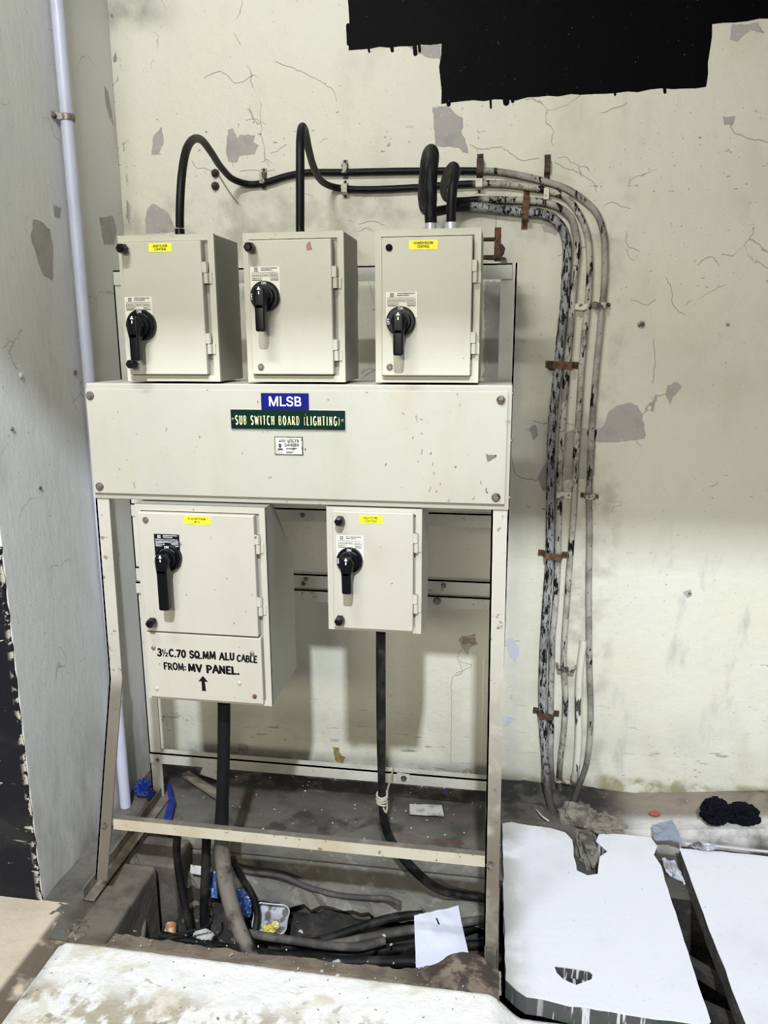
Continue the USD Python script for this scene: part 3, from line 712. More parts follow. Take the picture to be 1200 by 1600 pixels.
for i, (x, y) in enumerate([(33, 587), (117, 582), (62, 762), (18, 670)]):
    q = P(x, y, x=LX)
    part(wall_left, 'wall_plug', pan_screw(q, 0.008 if i < 2 else 0.005, 0.005, (1, 0, 0)), 'white_scrap' if i == 0 else 'bolt')
for x, y, rr in ((1002, 507, 0.011), (1137, 507, 0.005), (1077, 928, 0.005), (54, 285, 0.006)):
    if x > 100:
        part(wall_back, 'wall_plug', pan_screw(P(x, y, y=W), rr, 0.006), 'grime_clip')

# ---- floors
RISE = lambda X: 0.055 * sstep(X, 0.35, 1.0)


def back_floor(X, Y):
    z = RISE(X) + 0.010 * (fbm(X, Y, 9, 1) - 0.5) + 0.006 * (fbm(X, Y, 40, 2) - 0.5)
    z = z + 0.03 * sstep(Y, 2.36, W) * sstep(X, -1.3, -0.2) * (1 - sstep(X, 0.3, 0.5)) * fbm(X, Y, 14, 6)
    under = sstep(X, 0.0, 0.03) * (1 - sstep(Y, 2.235, 2.25))
    return z * (1 - under) - 0.056 * under


struct('floor', grid(-1.235, 3.4, 2.03, W, 460, 60, back_floor), 'dirty_floor', smooth=40, label='dirty concrete strip along the wall')


def left_floor(X, Y):
    return 0.012 * (fbm(X, Y, 12, 3) - 0.5) + 0.006 * (fbm(X, Y, 45, 4) - 0.5) - 0.006


struct('floor', grid(-1.235, -1.085, 1.565, 2.035, 24, 60, left_floor), 'dirty_floor', smooth=40, label='dirty floor beside the pier')


def beige(X, Y):
    lip = 0.018 * np.exp(-((X + 1.115) / 0.022) ** 2)
    edge = sstep(X, -1.10, -1.085) * 0.01
    return 0.004 * (fbm(X, Y, 8, 5) - 0.5) - lip - edge - 0.002


struct('floor', grid(-3.2, -1.075, 0.4, 1.69, 200, 120, beige), 'beige_floor', smooth=40, label='beige screed floor in the lower left')


def kerb(X, Y):
    z = 0.008 * (fbm(X, Y, 10, 7) - 0.5) + 0.003 * (fbm(X, Y, 60, 8) - 0.5) + 0.004
    z = z - 0.058 * sstep(X, 0.0, 0.09)
    return z - 0.014 * sstep(Y, 1.548, 1.566) - 0.012 * sstep(X, -1.075, -1.10)


struct('kerb', grid(-1.10, 3.4, 0.4, 1.566, 420, 150, kerb), 'lime_white', smooth=40, label='white painted concrete in front of the cable trench')

# ---- cable trench
trench = struct('cable_trench', join(box(-1.00, 0.02, 2.03, 2.10, LOWZ, -0.058), box(-1.00, 0.02, 1.50, 1.552, LOWZ, -0.062)), 'concrete', label='concrete walls of the open cable trench')
part(trench, 'covered_walls', join(box(0.02, 3.4, 2.03, 2.10, LOWZ - .3, -0.058), box(0.02, 3.4, 1.50, 1.552, LOWZ - .3, -0.062)), 'soil')  # shade under the slabs put into these walls as dark soil colour
part(trench, 'rear_coping', box(-0.985, 0.02, 2.028, 2.10, -0.058, -0.004, 0.012), 'concrete')
r_ = np.random.default_rng(5)
# uneven ledge that runs along the rear side of the trench
lx = np.linspace(-0.97, 0.02, 40)
lv = []
for x in lx:
    t = (x + 0.97) / 0.99
    zt = -0.105 - 0.03 * t + 0.008 * r_.normal()
    lv.append([(x, 2.03, zt), (x, 1.985 + 0.006 * r_.normal(), zt - 0.008), (x, 1.975 + 0.006 * r_.normal(), zt - 0.05), (x, 2.03, zt - 0.06)])
lv = np.array(lv).reshape(-1, 3)
lf = [(a * 4 + k, a * 4 + k + 1, a * 4 + k + 5) for a in range(39) for k in range(3)] + [(a * 4 + k, a * 4 + k + 5, a * 4 + k + 4) for a in range(39) for k in range(3)]
part(trench, 'ledge', trimesh.Trimesh(lv, lf, process=False), 'concrete')


def pit(X, Y):
    return -0.34 - 0.22 * sstep(X, 0.0, 0.12) + 0.09 * fbm(X, Y, 7, 9) + 0.05 * fbm(X, Y, 22, 10) - 0.02 + 0.10 * np.exp(-((X + 0.88) / 0.10) ** 2) + 0.05 * sstep(Y, 1.85, 2.0)


part(trench, 'trench_bottom', grid(-1.0, 3.4, 1.53, 2.05, 300, 60, pit), 'soil', 'black soil and rubbish at the bottom of the trench', smooth=40, kind='stuff')


def block(X, Y):
    return -0.004 + 0.006 * (fbm(X, Y, 18, 11) - 0.5)


bk = join(box(-1.09, -0.982, 1.56, 1.875, LOWZ, 0.0, 0.012), box(-1.09, -0.94, 1.90, 2.035, LOWZ, -0.02, 0.01))
part(trench, 'side_block', bk, 'block', 'dusty concrete block at the left end of the trench')

ex = np.linspace(-1.03, 0.03, 160)
ev = []
for k, x in enumerate(ex):
    wv = 1.607 + 0.034 * fbm(np.array([x]), np.array([0.0]), 9, 12)[0] + 0.012 * (fbm(np.array([x]), np.array([0.0]), 40, 13)[0] - 0.5)
    md = math.exp(-((x + 0.05) / 0.085) ** 2)
    wv += 0.045 * md
    zt = -0.012 + 0.030 * md
    j = 0.004 * (fbm(np.array([x]), np.array([2.0]), 60, 14)[0] - 0.5)
    ev.append([(x, 1.535, -0.012), (x, 1.560, -0.002 + j), (x, 1.578, zt + j), (x, wv - 0.008, zt - 0.006 + 2 * j), (x, wv, zt - 0.022), (x, wv - 0.006, -0.10), (x, wv - 0.02, LOWZ)])
K = 7
ev = np.array(ev).reshape(-1, 3)
ef = [t for a in range(159) for k in range(K - 1) for t in ((a * K + k, (a + 1) * K + k, (a + 1) * K + k + 1), (a * K + k, (a + 1) * K + k + 1, a * K + k + 1))]
part(trench, 'dirt_edge', trimesh.Trimesh(ev, ef, process=False), 'dirt_ledge', 'brown dirt along the front edge of the trench', smooth=40)
# chipped black rim at the left corner
part(trench, 'chipped_rim', join([shard(P(x, y, z=0.0) + [0, 0, .002], (0.016, 0.010, 0.010), 30 + i) for i, (x, y) in enumerate([(112, 1462), (120, 1452), (128, 1440), (118, 1466), (106, 1456), (132, 1450), (126, 1462)])]), 'grimy_steel')

# ---- concrete cover slabs
s1 = [(785, 1287), (800, 1285), (860, 1294), (884, 1300), (893, 1312), (897, 1338), (902, 1360), (918, 1368), (934, 1366), (937, 1338), (950, 1331), (940, 1322), (931, 1314), (936, 1302), (975, 1304), (1018, 1308), (1027, 1322), (1022, 1336), (1032, 1352), (1060, 1440), (1085, 1520), (1110, 1596), (1104, 1601), (1000, 1588), (870, 1566), (822, 1556), (806, 1546), (790, 1530)]
s1 = [P(x, y, z=0.0)[:2] for x, y in s1]
slab = thing('cover_slab', 'white painted concrete trench slab with a cable notch and a dark lifting hole', 'concrete slab', (0.28, 1.9, -0.055))
s1p = ragged(s1, 0.0012, 21, 0.03)
hole_px = [(866, 1509), (890, 1512), (920, 1517), (926, 1522), (924, 1530), (900, 1539), (880, 1530), (870, 1520)]
hole = Polygon([P(x, y, z=0.0)[:2] for x, y in hole_px])
top = prism_xy(s1p.difference(hole), -0.003, 0.0)
body = prism_xy(s1p.buffer(-0.0008), -0.052, -0.003)
body = prism_xy(s1p.buffer(-0.0008).difference(hole.buffer(0.0)), -0.052, -0.003)
part(slab, 'slab_body', body, 'slab_edge', 'grey slab edge with white paint drips', smooth=False)
part(slab, 'painted_top', top, 'slab_white', smooth=False)
part(slab, 'hole_bottom', prism_xy(hole, -0.050, -0.030), 'hole_dark', 'dark ridged bottom of the lifting hole', smooth=False)
s2 = [(1062, 1325), (1110, 1329), (1200, 1338), (1620, 1378), (1900, 1800), (1220, 1720), (1166, 1602), (1120, 1482), (1085, 1390)]
s2 = [P(x, y, z=0.0)[:2] for x, y in s2]
slab2 = thing('cover_slab', 'plain white trench slab at the right edge, beyond the open gap', 'concrete slab', (0.9, 1.8, -0.055))
s2p = ragged(s2, 0.0010, 22, 0.03)
part(slab2, 'slab_body', prism_xy(s2p.buffer(-0.0008), -0.055, -0.003), 'slab_side', smooth=False)
part(slab2, 'painted_top', prism_xy(s2p, -0.003, 0.0), 'slab_white', smooth=False)
# bearers across the trench in the gap between the slabs
for i, (xa, ya, xb, yb) in enumerate([(1080, 1508, 1140, 1545), (1096, 1575, 1165, 1606)]):
    a, b = P(xa, ya, z=-0.10), P(xb, yb, z=-0.10)
    d = unit(b - a)
    single('trench_bearer', bar(a - d * .05, b + d * .05, np.array([-d[1], d[0], 0]), 0.03, (0, 0, -1), 0.03), 'soil',
           ['dark steel bearer across the slab gap, the upper one', 'dark steel bearer across the slab gap, nearest the picture bottom'][i], 'bearer')

# ================================================================== THE SWITCHBOARD
YF = 1.708
frame = thing('switchboard_frame', 'cream painted angle iron stand carrying the switchboard over the trench', 'metal frame', (-0.5, 1.95, 0.0))
X1, Y1, Z1 = np.eye(3)


def leg(pts, u, v, w):
    return join([angle(a, b, u, v, w, 0.004) for a, b in zip(pts, pts[1:])])


yl = 1.716
L0, L1, L2 = P(149, 776, y=yl), P(171, 1060, y=yl), P(149, 1374, y=yl)
L0[2] = 1.1455
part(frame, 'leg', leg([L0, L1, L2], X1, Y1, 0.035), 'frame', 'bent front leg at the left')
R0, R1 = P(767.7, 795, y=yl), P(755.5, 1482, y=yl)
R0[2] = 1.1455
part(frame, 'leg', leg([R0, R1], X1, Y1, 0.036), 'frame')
part(frame, 'leg_extension', bar(R1 + [0.002, -0.001, 0.01], P(757, 1562, y=yl), X1, 0.031, Y1, 0.03), 'grimy_steel', 'dirty foot of the right front leg in the trench')
part(frame, 'paint_patch', prism_xz(ragged([P(x, y, y=yl - 0.003)[[0, 2]] for x, y in ((768, 1530), (774, 1521), (783, 1521), (783, 1556), (775, 1554), (768, 1545))], 0.0008, 33, 0.006), yl - 0.0032, yl + 0.004), 'white_scrap', 'white paint on the foot of the right leg')
yb = 2.20
UL, UR = -1.148, -0.021
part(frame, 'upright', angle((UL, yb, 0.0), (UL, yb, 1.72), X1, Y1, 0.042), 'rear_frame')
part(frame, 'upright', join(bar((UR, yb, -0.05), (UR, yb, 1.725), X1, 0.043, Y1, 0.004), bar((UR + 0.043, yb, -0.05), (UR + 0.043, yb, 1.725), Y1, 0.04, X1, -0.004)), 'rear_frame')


def rail(z0, z1, xa=UL + .004, xb=UR + 0.03, y=yb - 0.005, t=0.004, lip=0.03):
    return join(box(xa, xb, y, y + t, z0, z1), box(xa, xb, y, y + lip, z1 - t, z1))


part(frame, 'rear_rail', rail(1.683, 1.724), 'rear_frame')
part(frame, 'rear_rail', rail(0.988, 1.028), 'rear_frame')
part(frame, 'rear_rail', rail(0.778, 0.822), 'rear_frame')
part(frame, 'rear_rail', rail(0.737, 0.774, y=yb - 0.011), 'rear_frame')
part(frame, 'rear_rail', rail(0.134, 0.172), 'rear_frame')
ya = yl - 0.0005
ra0, ra1 = P(176, 1280, y=ya + .005), P(762, 1338.5, y=ya + .005)
rb = P(755, 1358, y=ya)
fr_ = part(frame, 'front_rail', bar(ra0, ra1, -Z1, 0.031, Y1, 0.004), 'rail')
part(fr_, 'top_flange', bar(ra0 + [0, .002, .0005], ra1 + [0, .002, .0005], Y1, 0.018, -Z1, 0.004), 'grimy_steel', 'dusty top flange')
part(frame, 'foot_bar', angle((-1.118, 1.70, 0.004), (-1.118, 2.23, 0.004), X1, Z1, 0.034), 'grimy_steel')
part(frame, 'foot_bar', angle((0.028, 1.725, -0.09), (0.028, 2.0, -0.09), -X1, Z1, 0.034), 'grimy_steel')
for q, rr in ((P(766, 1352, y=yl), .008), (P(163, 1290, y=yl), .007), (P(247, 1186, y=yb), .008), (P(693, 915, y=yb - .005), .006), (P(683, 939, y=yb - .011), .009), (P(478, 905, y=yb - .005), .005), (P(474, 912, y=yb - .005), .005), (P(631, 1216, y=yb - .005), .007), (P(473, 805, y=yb - .005), .005)):
    part(frame, 'bolt', join(cyl(q, q - [0, .002, 0], rr * 1.35, 16), hexhead(q, (0, -1, 0), rr, 0.007)), 'bolt')
for i, z in enumerate((0.70, 0.30)):
    xo = np.interp(z, [0, 0.676], [L2[0], L1[0]]) if z < 0.676 else L1[0]
part(frame, 'bracket', bar(P(620, 1208, y=yb - .007), P(640, 1210, y=yb - .007), Z1 * -1, 0.026, Y1, 0.004), 'rear_frame')

# ---- busbar chamber
CX0, CX1, CZ0, CZ1 = -0.984, 0.016, 1.146, 1.425
cham = thing('busbar_chamber', 'long cream sheet metal chamber with a screwed cover across the middle of the switchboard', 'switchgear cabinet', (-0.484, 1.8, CZ0))
part(cham, 'chamber_body', box(CX0, CX1, YF + 0.004, 1.90, CZ0, CZ1, 0.003), 'chamber')
part(cham, 'cover', box(-0.981, 0.007, YF - 0.004, YF + 0.0005, 1.1615, 1.4125, 0.0015), 'chamber')
for x, y in ((141, 618), (156, 760), (783, 625), (775, 777)):
    q = P(x, y, y=YF - 0.004)
    part(cham, 'cover_screw', join(cyl(q, q - [0, .002, 0], 0.010, 18), cyl(q - [0, .002, 0], q - [0, .007, 0], 0.0075, 18, 0.006), box(q[0] - .006, q[0] + .006, q[1] - .0085, q[1] - .0065, q[2] - .001, q[2] + .001)), 'bolt')
cs = ragged([P(x, y, y=YF - .004)[[0, 2]] for x, y in ((759, 709), (763, 711), (776, 711), (775, 715), (764, 721), (761, 720))], 0.0004, 4, 0.004)
part(cham, 'scuff_mark', prism_xz(cs, YF - 0.0045, YF - 0.003), 'bolt', 'grey chip in the paint')
sc = [LineString([P(a, b, y=YF)[[0, 2]], P(c, d, y=YF)[[0, 2]]]).buffer(0.0009, quad_segs=1) for a, b, c, d in ((660, 702, 659, 709), (677, 722, 676, 727), (678, 737, 679, 741), (673, 760, 671, 768), (689, 754, 688, 758), (751, 751, 752, 756), (657, 654, 660, 656), (210, 753, 212, 762), (629, 645, 632, 647), (572, 612, 575, 614), (324, 609, 326, 610), (738, 780, 742, 777), (187, 732, 189, 733))]
part(cham, 'paint_chip', prism_xz(unary_union(sc), YF - 0.0045, YF - 0.003), 'crack', kind='stuff')
for z, y in ((1.405, 1.72), (1.30, 1.72), (1.17, 1.72)):
    part(cham, 'side_screw', pan_screw((CX1, y + .02, z), 0.005, 0.004, (1, 0, 0)), 'bolt')

# ---- signs on the chamber
yc = YF - 0.004
a, b = P(408, 614, y=yc), P(483, 641, y=yc)
s = thing('name_sign', 'small blue sign reading MLSB in white letters', 'sign', ((a[0] + b[0]) / 2, yc, b[2]))
part(s, 'sign_plate', box(a[0], b[0], yc - 0.003, yc, b[2], a[2], 0.0006), 'blue_sign')
t0, t1 = P(421, 634, y=yc), P(471, 620, y=yc)
part(s, 'lettering', on_face(type_text('MLSB', t1[2] - t0[2], t1[0] - t0[0]), t0[0], yc - 0.0029, t0[2]), 'white_mark', smooth=False)
a, b = P(361, 640, y=yc), P(540, 671, y=yc)
a[2], b[2] = P(450, 640.5, y=yc)[2], P(450, 671, y=yc)[2]
s = thing('board_sign', 'long dark green sign reading SUB SWITCH BOARD (LIGHTING) in yellow letters', 'sign', ((a[0] + b[0]) / 2, yc, b[2]))
part(s, 'sign_plate', box(a[0] - .001, b[0] + .002, yc - 0.002, yc, b[2] - .002, a[2] + .001, 0.0004), 'alu')
part(s, 'sign_face', box(a[0], b[0], yc - 0.0045, yc - .002, b[2] + .0005, a[2], 0.0006), 'green_sign')
t0, t1 = P(369, 661, y=yc), P(531, 649, y=yc)
part(s, 'lettering', on_face(stroke_text('SUB SWITCH BOARD (LIGHTING)', 0.0195, 0.15, 0.075, 0.085, 0.66, 0.25, width=t1[0] - t0[0]), t0[0], yc - 0.0044, P(450, 663.5, y=yc)[2]), 'sign_gold', smooth=False)
for x in (a[0] + .005, b[0] - .006):
    part(s, 'rivet', pan_screw((x, yc - .0045, (a[2] + b[2]) / 2), 0.0035, 0.002), 'bolt')
a, b = P(429, 682, y=yc), P(474, 711, y=yc)
s = thing('danger_plate', 'small worn white metal plate reading 440 VOLTS DANGER below the green sign', 'sign', ((a[0] + b[0]) / 2, yc, b[2]))
part(s, 'sign_plate', box(a[0], b[0], yc - 0.0015, yc, b[2], a[2], 0.0004), 'grey_plate')
h_ = a[2] - b[2]
w_ = b[0] - a[0]
fr = [(0, w_, 0, .0016), (0, w_, h_ - .0016, h_), (0, .0014, 0, h_), (w_ - .0024, w_, 0, h_)]
part(s, 'border', join([box(a[0] + q[0], a[0] + q[1], yc - .0019, yc - .001, b[2] + q[2], b[2] + q[3]) for q in fr]), 'dark_rust')
part(s, 'lettering', join(on_face(type_text('440 VOLTS', 0.0062, w_ * .70), a[0] + w_ * .16, yc - .0014, b[2] + h_ * .70), on_face(type_text('DANGER', 0.0062, w_ * .5), a[0] + w_ * .36, yc - .0014, b[2] + h_ * .47), *[box(a[0] + w_ * .40 + i * .0001, a[0] + w_ * (.80 - .06 * i), yc - .0019, yc - .001, b[2] + h_ * z, b[2] + h_ * z + .0011) for i, z in enumerate((.36, .30, .16, .11))]), 'ink', smooth=False)
sk = unary_union([Point(0, 0).buffer(.0036), shapely.box(-.002, -.0055, .002, -.001)]).difference(unary_union([Point(-.0013, -.0004).buffer(.0009), Point(.0013, -.0004).buffer(.0009)]))
bn = unary_union([LineString([(-.0055, -.0075), (.0055, -.0115)]).buffer(.0006), LineString([(-.0055, -.0115), (.0055, -.0075)]).buffer(.0006)])
sk = shapely.affinity.translate(unary_union([sk, bn]), a[0] + w_ * .19, b[2] + h_ * .52)
part(s, 'skull_emblem', prism_xz(sk, yc - .0019, yc - .001), 'ink', smooth=False)

# ---- switch boxes
def switch_box(label, front, yf, yback, door, mat_box, mat_door, sticker, plate, dial, knobs, screws, hinges, gland=None, profile=None, handle=0.08, handle_px=None, dark_plate=False, hw=0.011):
    x0, x1, z0, z1 = front
    t = thing('switch_box', label, 'switch box', ((x0 + x1) / 2, (yf + yback) / 2, z0), None)
    if profile is None:
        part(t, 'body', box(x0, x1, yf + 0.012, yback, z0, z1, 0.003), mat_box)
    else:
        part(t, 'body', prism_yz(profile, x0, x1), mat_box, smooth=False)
    # folded front rim
    rim = 0.014
    yr = yf + 0.006
    part(t, 'front_rim', prism_xz(shapely.box(x0, z0, x1, z1).difference(shapely.box(x0 + rim, z0 + rim, x1 - rim, z1 - rim)), yr, yr + 0.010), mat_door, smooth=False)
    dx0, dx1, dz0, dz1 = door
    yd = yf - 0.008
    part(t, 'door', box(dx0, dx1, yd, yf + 0.014, dz0, dz1, 0.003), mat_door)
    for x, y in hinges:
        q = P(x, y, y=yf)
        q[0] = dx1 + 0.006
        h = 0.023
        part(t, 'hinge', join(cyl(q - [0, 0, h], q - [0, 0, .001], 0.0058, 14), cyl(q + [0, 0, .001], q + [0, 0, h], 0.0050, 14), box(q[0] - .004, q[0] + .012, yf + .003, yf + .008, q[2] - h, q[2]), box(q[0] - .012, q[0] + .003, yd + .002, yd + .008, q[2], q[2] + h)), mat_door)
    for x, y in knobs:
        q = P(x, y, y=yd - 0.015)
        q[1] = yd
        part(t, 'door_knob', join(cyl(q, q - [0, .010, 0], 0.0065, 16), cyl(q - [0, .008, 0], q - [0, .026, 0], 0.0118, 6, 0.0105), cyl(q - [0, .026, 0], q - [0, .029, 0], 0.0105, 6, 0.006)), 'black_plastic', 'black hexagonal door knob')
    for x, y, m_ in screws:
        q = P(x, y, y=yd)
        part(t, 'door_screw', join(cyl(q, q - [0, .0015, 0], 0.0075, 16), cyl(q - [0, .0015, 0], q - [0, .005, 0], 0.0055, 16, 0.004)), m_)
    if sticker:
        (sx0, sy0, sx1, sy1), lines = sticker
        a, b = P(sx0, sy0, y=yd), P(sx1, sy1, y=yd)
        st = part(t, 'sticker', box(a[0], b[0], yd - 0.0007, yd, b[2], a[2]), 'yellow', 'yellow label')
        hh = (a[2] - b[2])
        ms = []
        for i, (s_, wf) in enumerate(lines):
            tm = type_text(s_, hh * 0.26, (b[0] - a[0]) * wf)
            ms.append(on_face(tm, (a[0] + b[0]) / 2, yd - 0.0006, b[2] + hh * (0.56 - 0.37 * i), center=True))
        part(st, 'lettering', join(ms), 'ink', smooth=False)
    if plate:
        px0, py0, px1, py1 = plate
        a, b = P(px0, py0, y=yd), P(px1, py1, y=yd)
        pl = part(t, 'rating_plate', box(a[0], b[0], yd - 0.001, yd, b[2], a[2]), 'black_plate' if dark_plate else 'white_plate', 'printed rating plate')
        w, h = b[0] - a[0], 0.036
        r = np.random.default_rng(int(px0))
        e = yd - 0.0013
        bars = []
        lx, lz = a[0] + w * .14, a[2] - .010
        logo = shapely.box(lx, lz, lx + .0075, lz + .0075).difference(Point(lx + .00375, lz + .00375).buffer(.0029)).union(Point(lx + .00375, lz + .00375).buffer(.0014))
        bars.append(prism_xz(logo, e, yd))
        for row, (zz, xa, xb) in enumerate([(.0042, .36, .92), (.0082, .36, .74), (.0125, .04, .92)]):
            if row == 2:
                bars.append(box(a[0] + w * xa, a[0] + w * xb, e, yd, a[2] - zz, a[2] - zz + .0006))
                continue
            x = a[0] + w * xa
            while x < a[0] + w * xb:
                l = r.uniform(.0012, .0045)
                bars.append(box(x, min(x + l, a[0] + w * xb), e, yd, a[2] - zz, a[2] - zz + .0019))
                x += l + .0009
        for (xa, xb, za, zb) in ((.05, .40, .0145, .0205), (.42, .66, .0145, .0205), (.68, .95, .0145, .0205), (.05, .40, .0215, .0295), (.68, .95, .0215, .0295)):
            o = shapely.box(a[0] + w * xa, a[2] - zb, a[0] + w * xb, a[2] - za)
            bars.append(prism_xz(o.difference(o.buffer(-.0005)), e, yd))
            nrow = 1 if zb - za < .007 else 2
            for k in range(nrow):
                x = a[0] + w * xa + .0015
                while x < a[0] + w * xb - .003:
                    l = r.uniform(.001, .003)
                    bars.append(box(x, x + l, e, yd, a[2] - za - .0042 - .0034 * k, a[2] - za - .0026 - .0034 * k))
                    x += l + .0009
        part(pl, 'print', join(bars), 'white_mark' if dark_plate else 'ink', smooth=False)
    cx, cy, rpx = dial
    c = P(cx, cy, y=yd - 0.008)
    c[1] = yd
    R = rpx / FPX * np.linalg.norm(c - CAM)
    dm = join(cyl(c, c - [0, .010, 0], R, 40), cyl(c - [0, .010, 0], c - [0, .0125, 0], R, 40, R * .93), cyl(c - [0, .0125, 0], c - [0, .024, 0], R * .74, 32, R * .70))
    dp = part(t, 'switch_dial', dm, 'black_plastic', 'black round rotary switch base')
    yy = c[1] - 0.0124
    on = on_face(type_text('ON', R * .17), 0, 0, 0, center=True)
    on.apply_translation((c[0], yy, c[2] + R * .77))
    off = type_text('OFF', R * .17)
    off.apply_translation((-off.bounds[1, 0] / 2, 0, 0))
    off.apply_transform(trimesh.transformations.rotation_matrix(math.pi / 2, (0, 0, 1)))
    off = on_face(off, 0, 0, 0)
    off.apply_translation((c[0] - R * .76, yy, c[2]))
    arcs = prism_xz(unary_union([LineString([(c[0] + R * .73 * math.cos(t_), c[2] + R * .73 * math.sin(t_)) for t_ in np.radians(np.linspace(a0, a1, 8))]).buffer(R * .012) for a0, a1 in ((105, 160), (40, 75))]), yy - .0004, yy + .0004)
    part(dp, 'dial_lettering', join(on, off, arcs), 'white_mark', smooth=False)
    # lever: hub crown and grip, hanging straight down
    l = handle
    yh0, yh1 = c[1] - 0.022, c[1] - 0.050
    hub = trimesh.convex.convex_hull(np.vstack([cyl((c[0], yh0, c[2]), (c[0], yh1 + .006, c[2]), R * .52, 24).vertices, box(c[0] - hw, c[0] + hw, yh1, yh0, c[2] - R * .9, c[2] + R * .52, .003).vertices]))
    grip = box(c[0] - hw, c[0] + hw, yh1, yh0 - .004, c[2] - l, c[2] - R * .5, 0.004)
    hd = part(t, 'switch_handle', join(hub, grip), 'black_plastic', 'black lever handle pointing down')
    az = c[2] + R * .34
    arrow = unary_union([Polygon([(c[0] - .0042, az), (c[0] + .0042, az), (c[0], az + .0075)]), shapely.box(c[0] - .0014, az - .009, c[0] + .0014, az - .0025)])
    part(hd, 'pointer_mark', prism_xz(arrow, yh1 - .0004, yh1 + .002), 'white_mark', smooth=False)
    if gland:
        for (gx, gy, gr, mt) in gland:
            q = P(gx, gy, y=(yf + yback) / 2)
            q[2] = z1
            part(t, 'cable_gland', join(cyl(q - [0, 0, .002], q + [0, 0, .006], gr * 1.35, 20), cyl(q + [0, 0, .006], q + [0, 0, .022], gr, 20, gr * .96)), mt, 'cable gland')
    return t


yb1 = 1.875
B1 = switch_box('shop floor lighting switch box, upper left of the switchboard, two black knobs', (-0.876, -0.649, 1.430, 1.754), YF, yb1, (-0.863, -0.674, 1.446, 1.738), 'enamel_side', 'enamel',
                ((232, 380.5, 269, 393.5), [('SHOP FLOOR', .62), ('LIGHTING', .5)]), (194.5, 464, 239.5, 502), (220, 508, 22), [(191, 388.5), (206.5, 569)], [], [(326, 426), (332.5, 537)], gland=[(281, 360, 0.0115, 'black_plastic')], handle=0.079)
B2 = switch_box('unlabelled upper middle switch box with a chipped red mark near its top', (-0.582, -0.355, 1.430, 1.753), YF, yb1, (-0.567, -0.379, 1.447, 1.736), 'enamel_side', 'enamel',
                None, (391, 417, 438.5, 465), (413.5, 463, 22), [(390, 386.5)], [(408, 573.5, 'bolt')], [(529, 433), (530.5, 547)], gland=[(469, 358, 0.0100, 'black_plastic')], handle=0.076)
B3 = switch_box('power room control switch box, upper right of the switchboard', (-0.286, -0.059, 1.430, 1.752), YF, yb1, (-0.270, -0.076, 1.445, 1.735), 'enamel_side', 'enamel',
                ((639, 375.5, 684, 389.5), [('POWER ROOM', .66), ('CONTROL', .42)]), (603, 456.5, 652, 496), (626, 502, 22), [], [(608, 387, 'ink'), (609, 573.5, 'bolt')], [(741.5, 424), (740, 536)], gland=[(673, 352, 0.0125, 'alu'), (705, 350, 0.0155, 'alu')], handle=0.072)
ys = 1.86
a4, b4 = P(209, 787, y=1.67), P(423, 1104, y=1.67)
x04, x14 = (P(208, 786, y=1.67)[0] + P(230.7, 1090.7, y=1.67)[0]) / 2, -0.543
z14, z04 = 1.143, 0.644
d4 = (P(215.2, 800, y=1.67)[0] + .001, P(397.5, 806, y=1.67)[0], P(300, 988, y=1.67)[2], P(300, 802, y=1.67)[2])
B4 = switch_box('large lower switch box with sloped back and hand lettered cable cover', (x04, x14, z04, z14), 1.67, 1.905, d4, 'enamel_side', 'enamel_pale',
                ((287, 806, 329, 820), [('From MV Panel', .66), ('BP-A', .2)]), (240.5, 834, 282.5, 878), (262.5, 872, 20.5), [(236.5, 973)], [(227.5, 812.5, 'bolt')], [(404, 850), (408, 947)],
                profile=[(1.682, z04), (1.705, z04), (1.905, 0.648), (1.905, 0.968), (1.738, z14), (1.682, z14)], handle=0.118, dark_plate=True, hw=0.0125)
# lower lettered cover of the large box
yk = 1.664
k0, k1 = P(231.5, 990, y=yk), P(410, 1101, y=yk)
kx0, kx1, kz0, kz1 = d4[0] - 0.001, d4[1] + 0.005, z04 + 0.010, P(300, 992, y=yk)[2]
kc = part(B4, 'cable_cover', box(kx0, kx1, yk, 1.684, kz0, kz1, 0.002), 'enamel_pale', 'lower cover with black hand lettering')
q0, q1 = P(245, 1017, y=yk), P(401, 1017, y=yk)
l1 = stroke_text('3hC.70 SQ.MM ALU', 0.0172, 0.25, 0.22, xs=1.0, gap=0.15, jitter=0.03, shear=0.03, width=(q1[0] - q0[0]) * .78)
l1b = stroke_text('CABLE', 0.0158, 0.23, 0.20, xs=0.9, gap=0.13, jitter=0.03, shear=0.05, width=(q1[0] - q0[0]) * .205, seed=4)
l2 = stroke_text('FROM:', 0.0165, 0.22, 0.19, gap=0.13, jitter=0.02, shear=-0.04, width=P(291, 1045, y=yk)[0] - P(256, 1045, y=yk)[0], seed=2)
l2b = stroke_text('MV PANEL.', 0.0178, 0.26, 0.23, gap=0.14, jitter=0.02, shear=-0.02, width=P(373, 1045, y=yk)[0] - P(293, 1045, y=yk)[0], seed=3)
zl1, zl2 = P(250, 1024.5, y=yk)[2], P(260, 1045.5, y=yk)[2]
let = join(on_face(l1, q0[0], yk + .0001, zl1), on_face(l1b, q0[0] + (q1[0] - q0[0]) * .80, yk + .0001, zl1 - .0015), on_face(l2, P(256, 1045, y=yk)[0], yk + .0001, zl2), on_face(l2b, P(294, 1045, y=yk)[0], yk + .0001, zl2 - .001))
part(kc, 'lettering', let, 'ink', smooth=False)
A0 = P(317, 1056, y=yk)
ar = Polygon([(A0[0], A0[2]), (A0[0] - .0125, A0[2] - .0155), (A0[0] - .0042, A0[2] - .0145), (A0[0] - .0042, A0[2] - .040), (A0[0] + .0060, A0[2] - .040), (A0[0] + .0040, A0[2] - .0145), (A0[0] + .0125, A0[2] - .0155)])
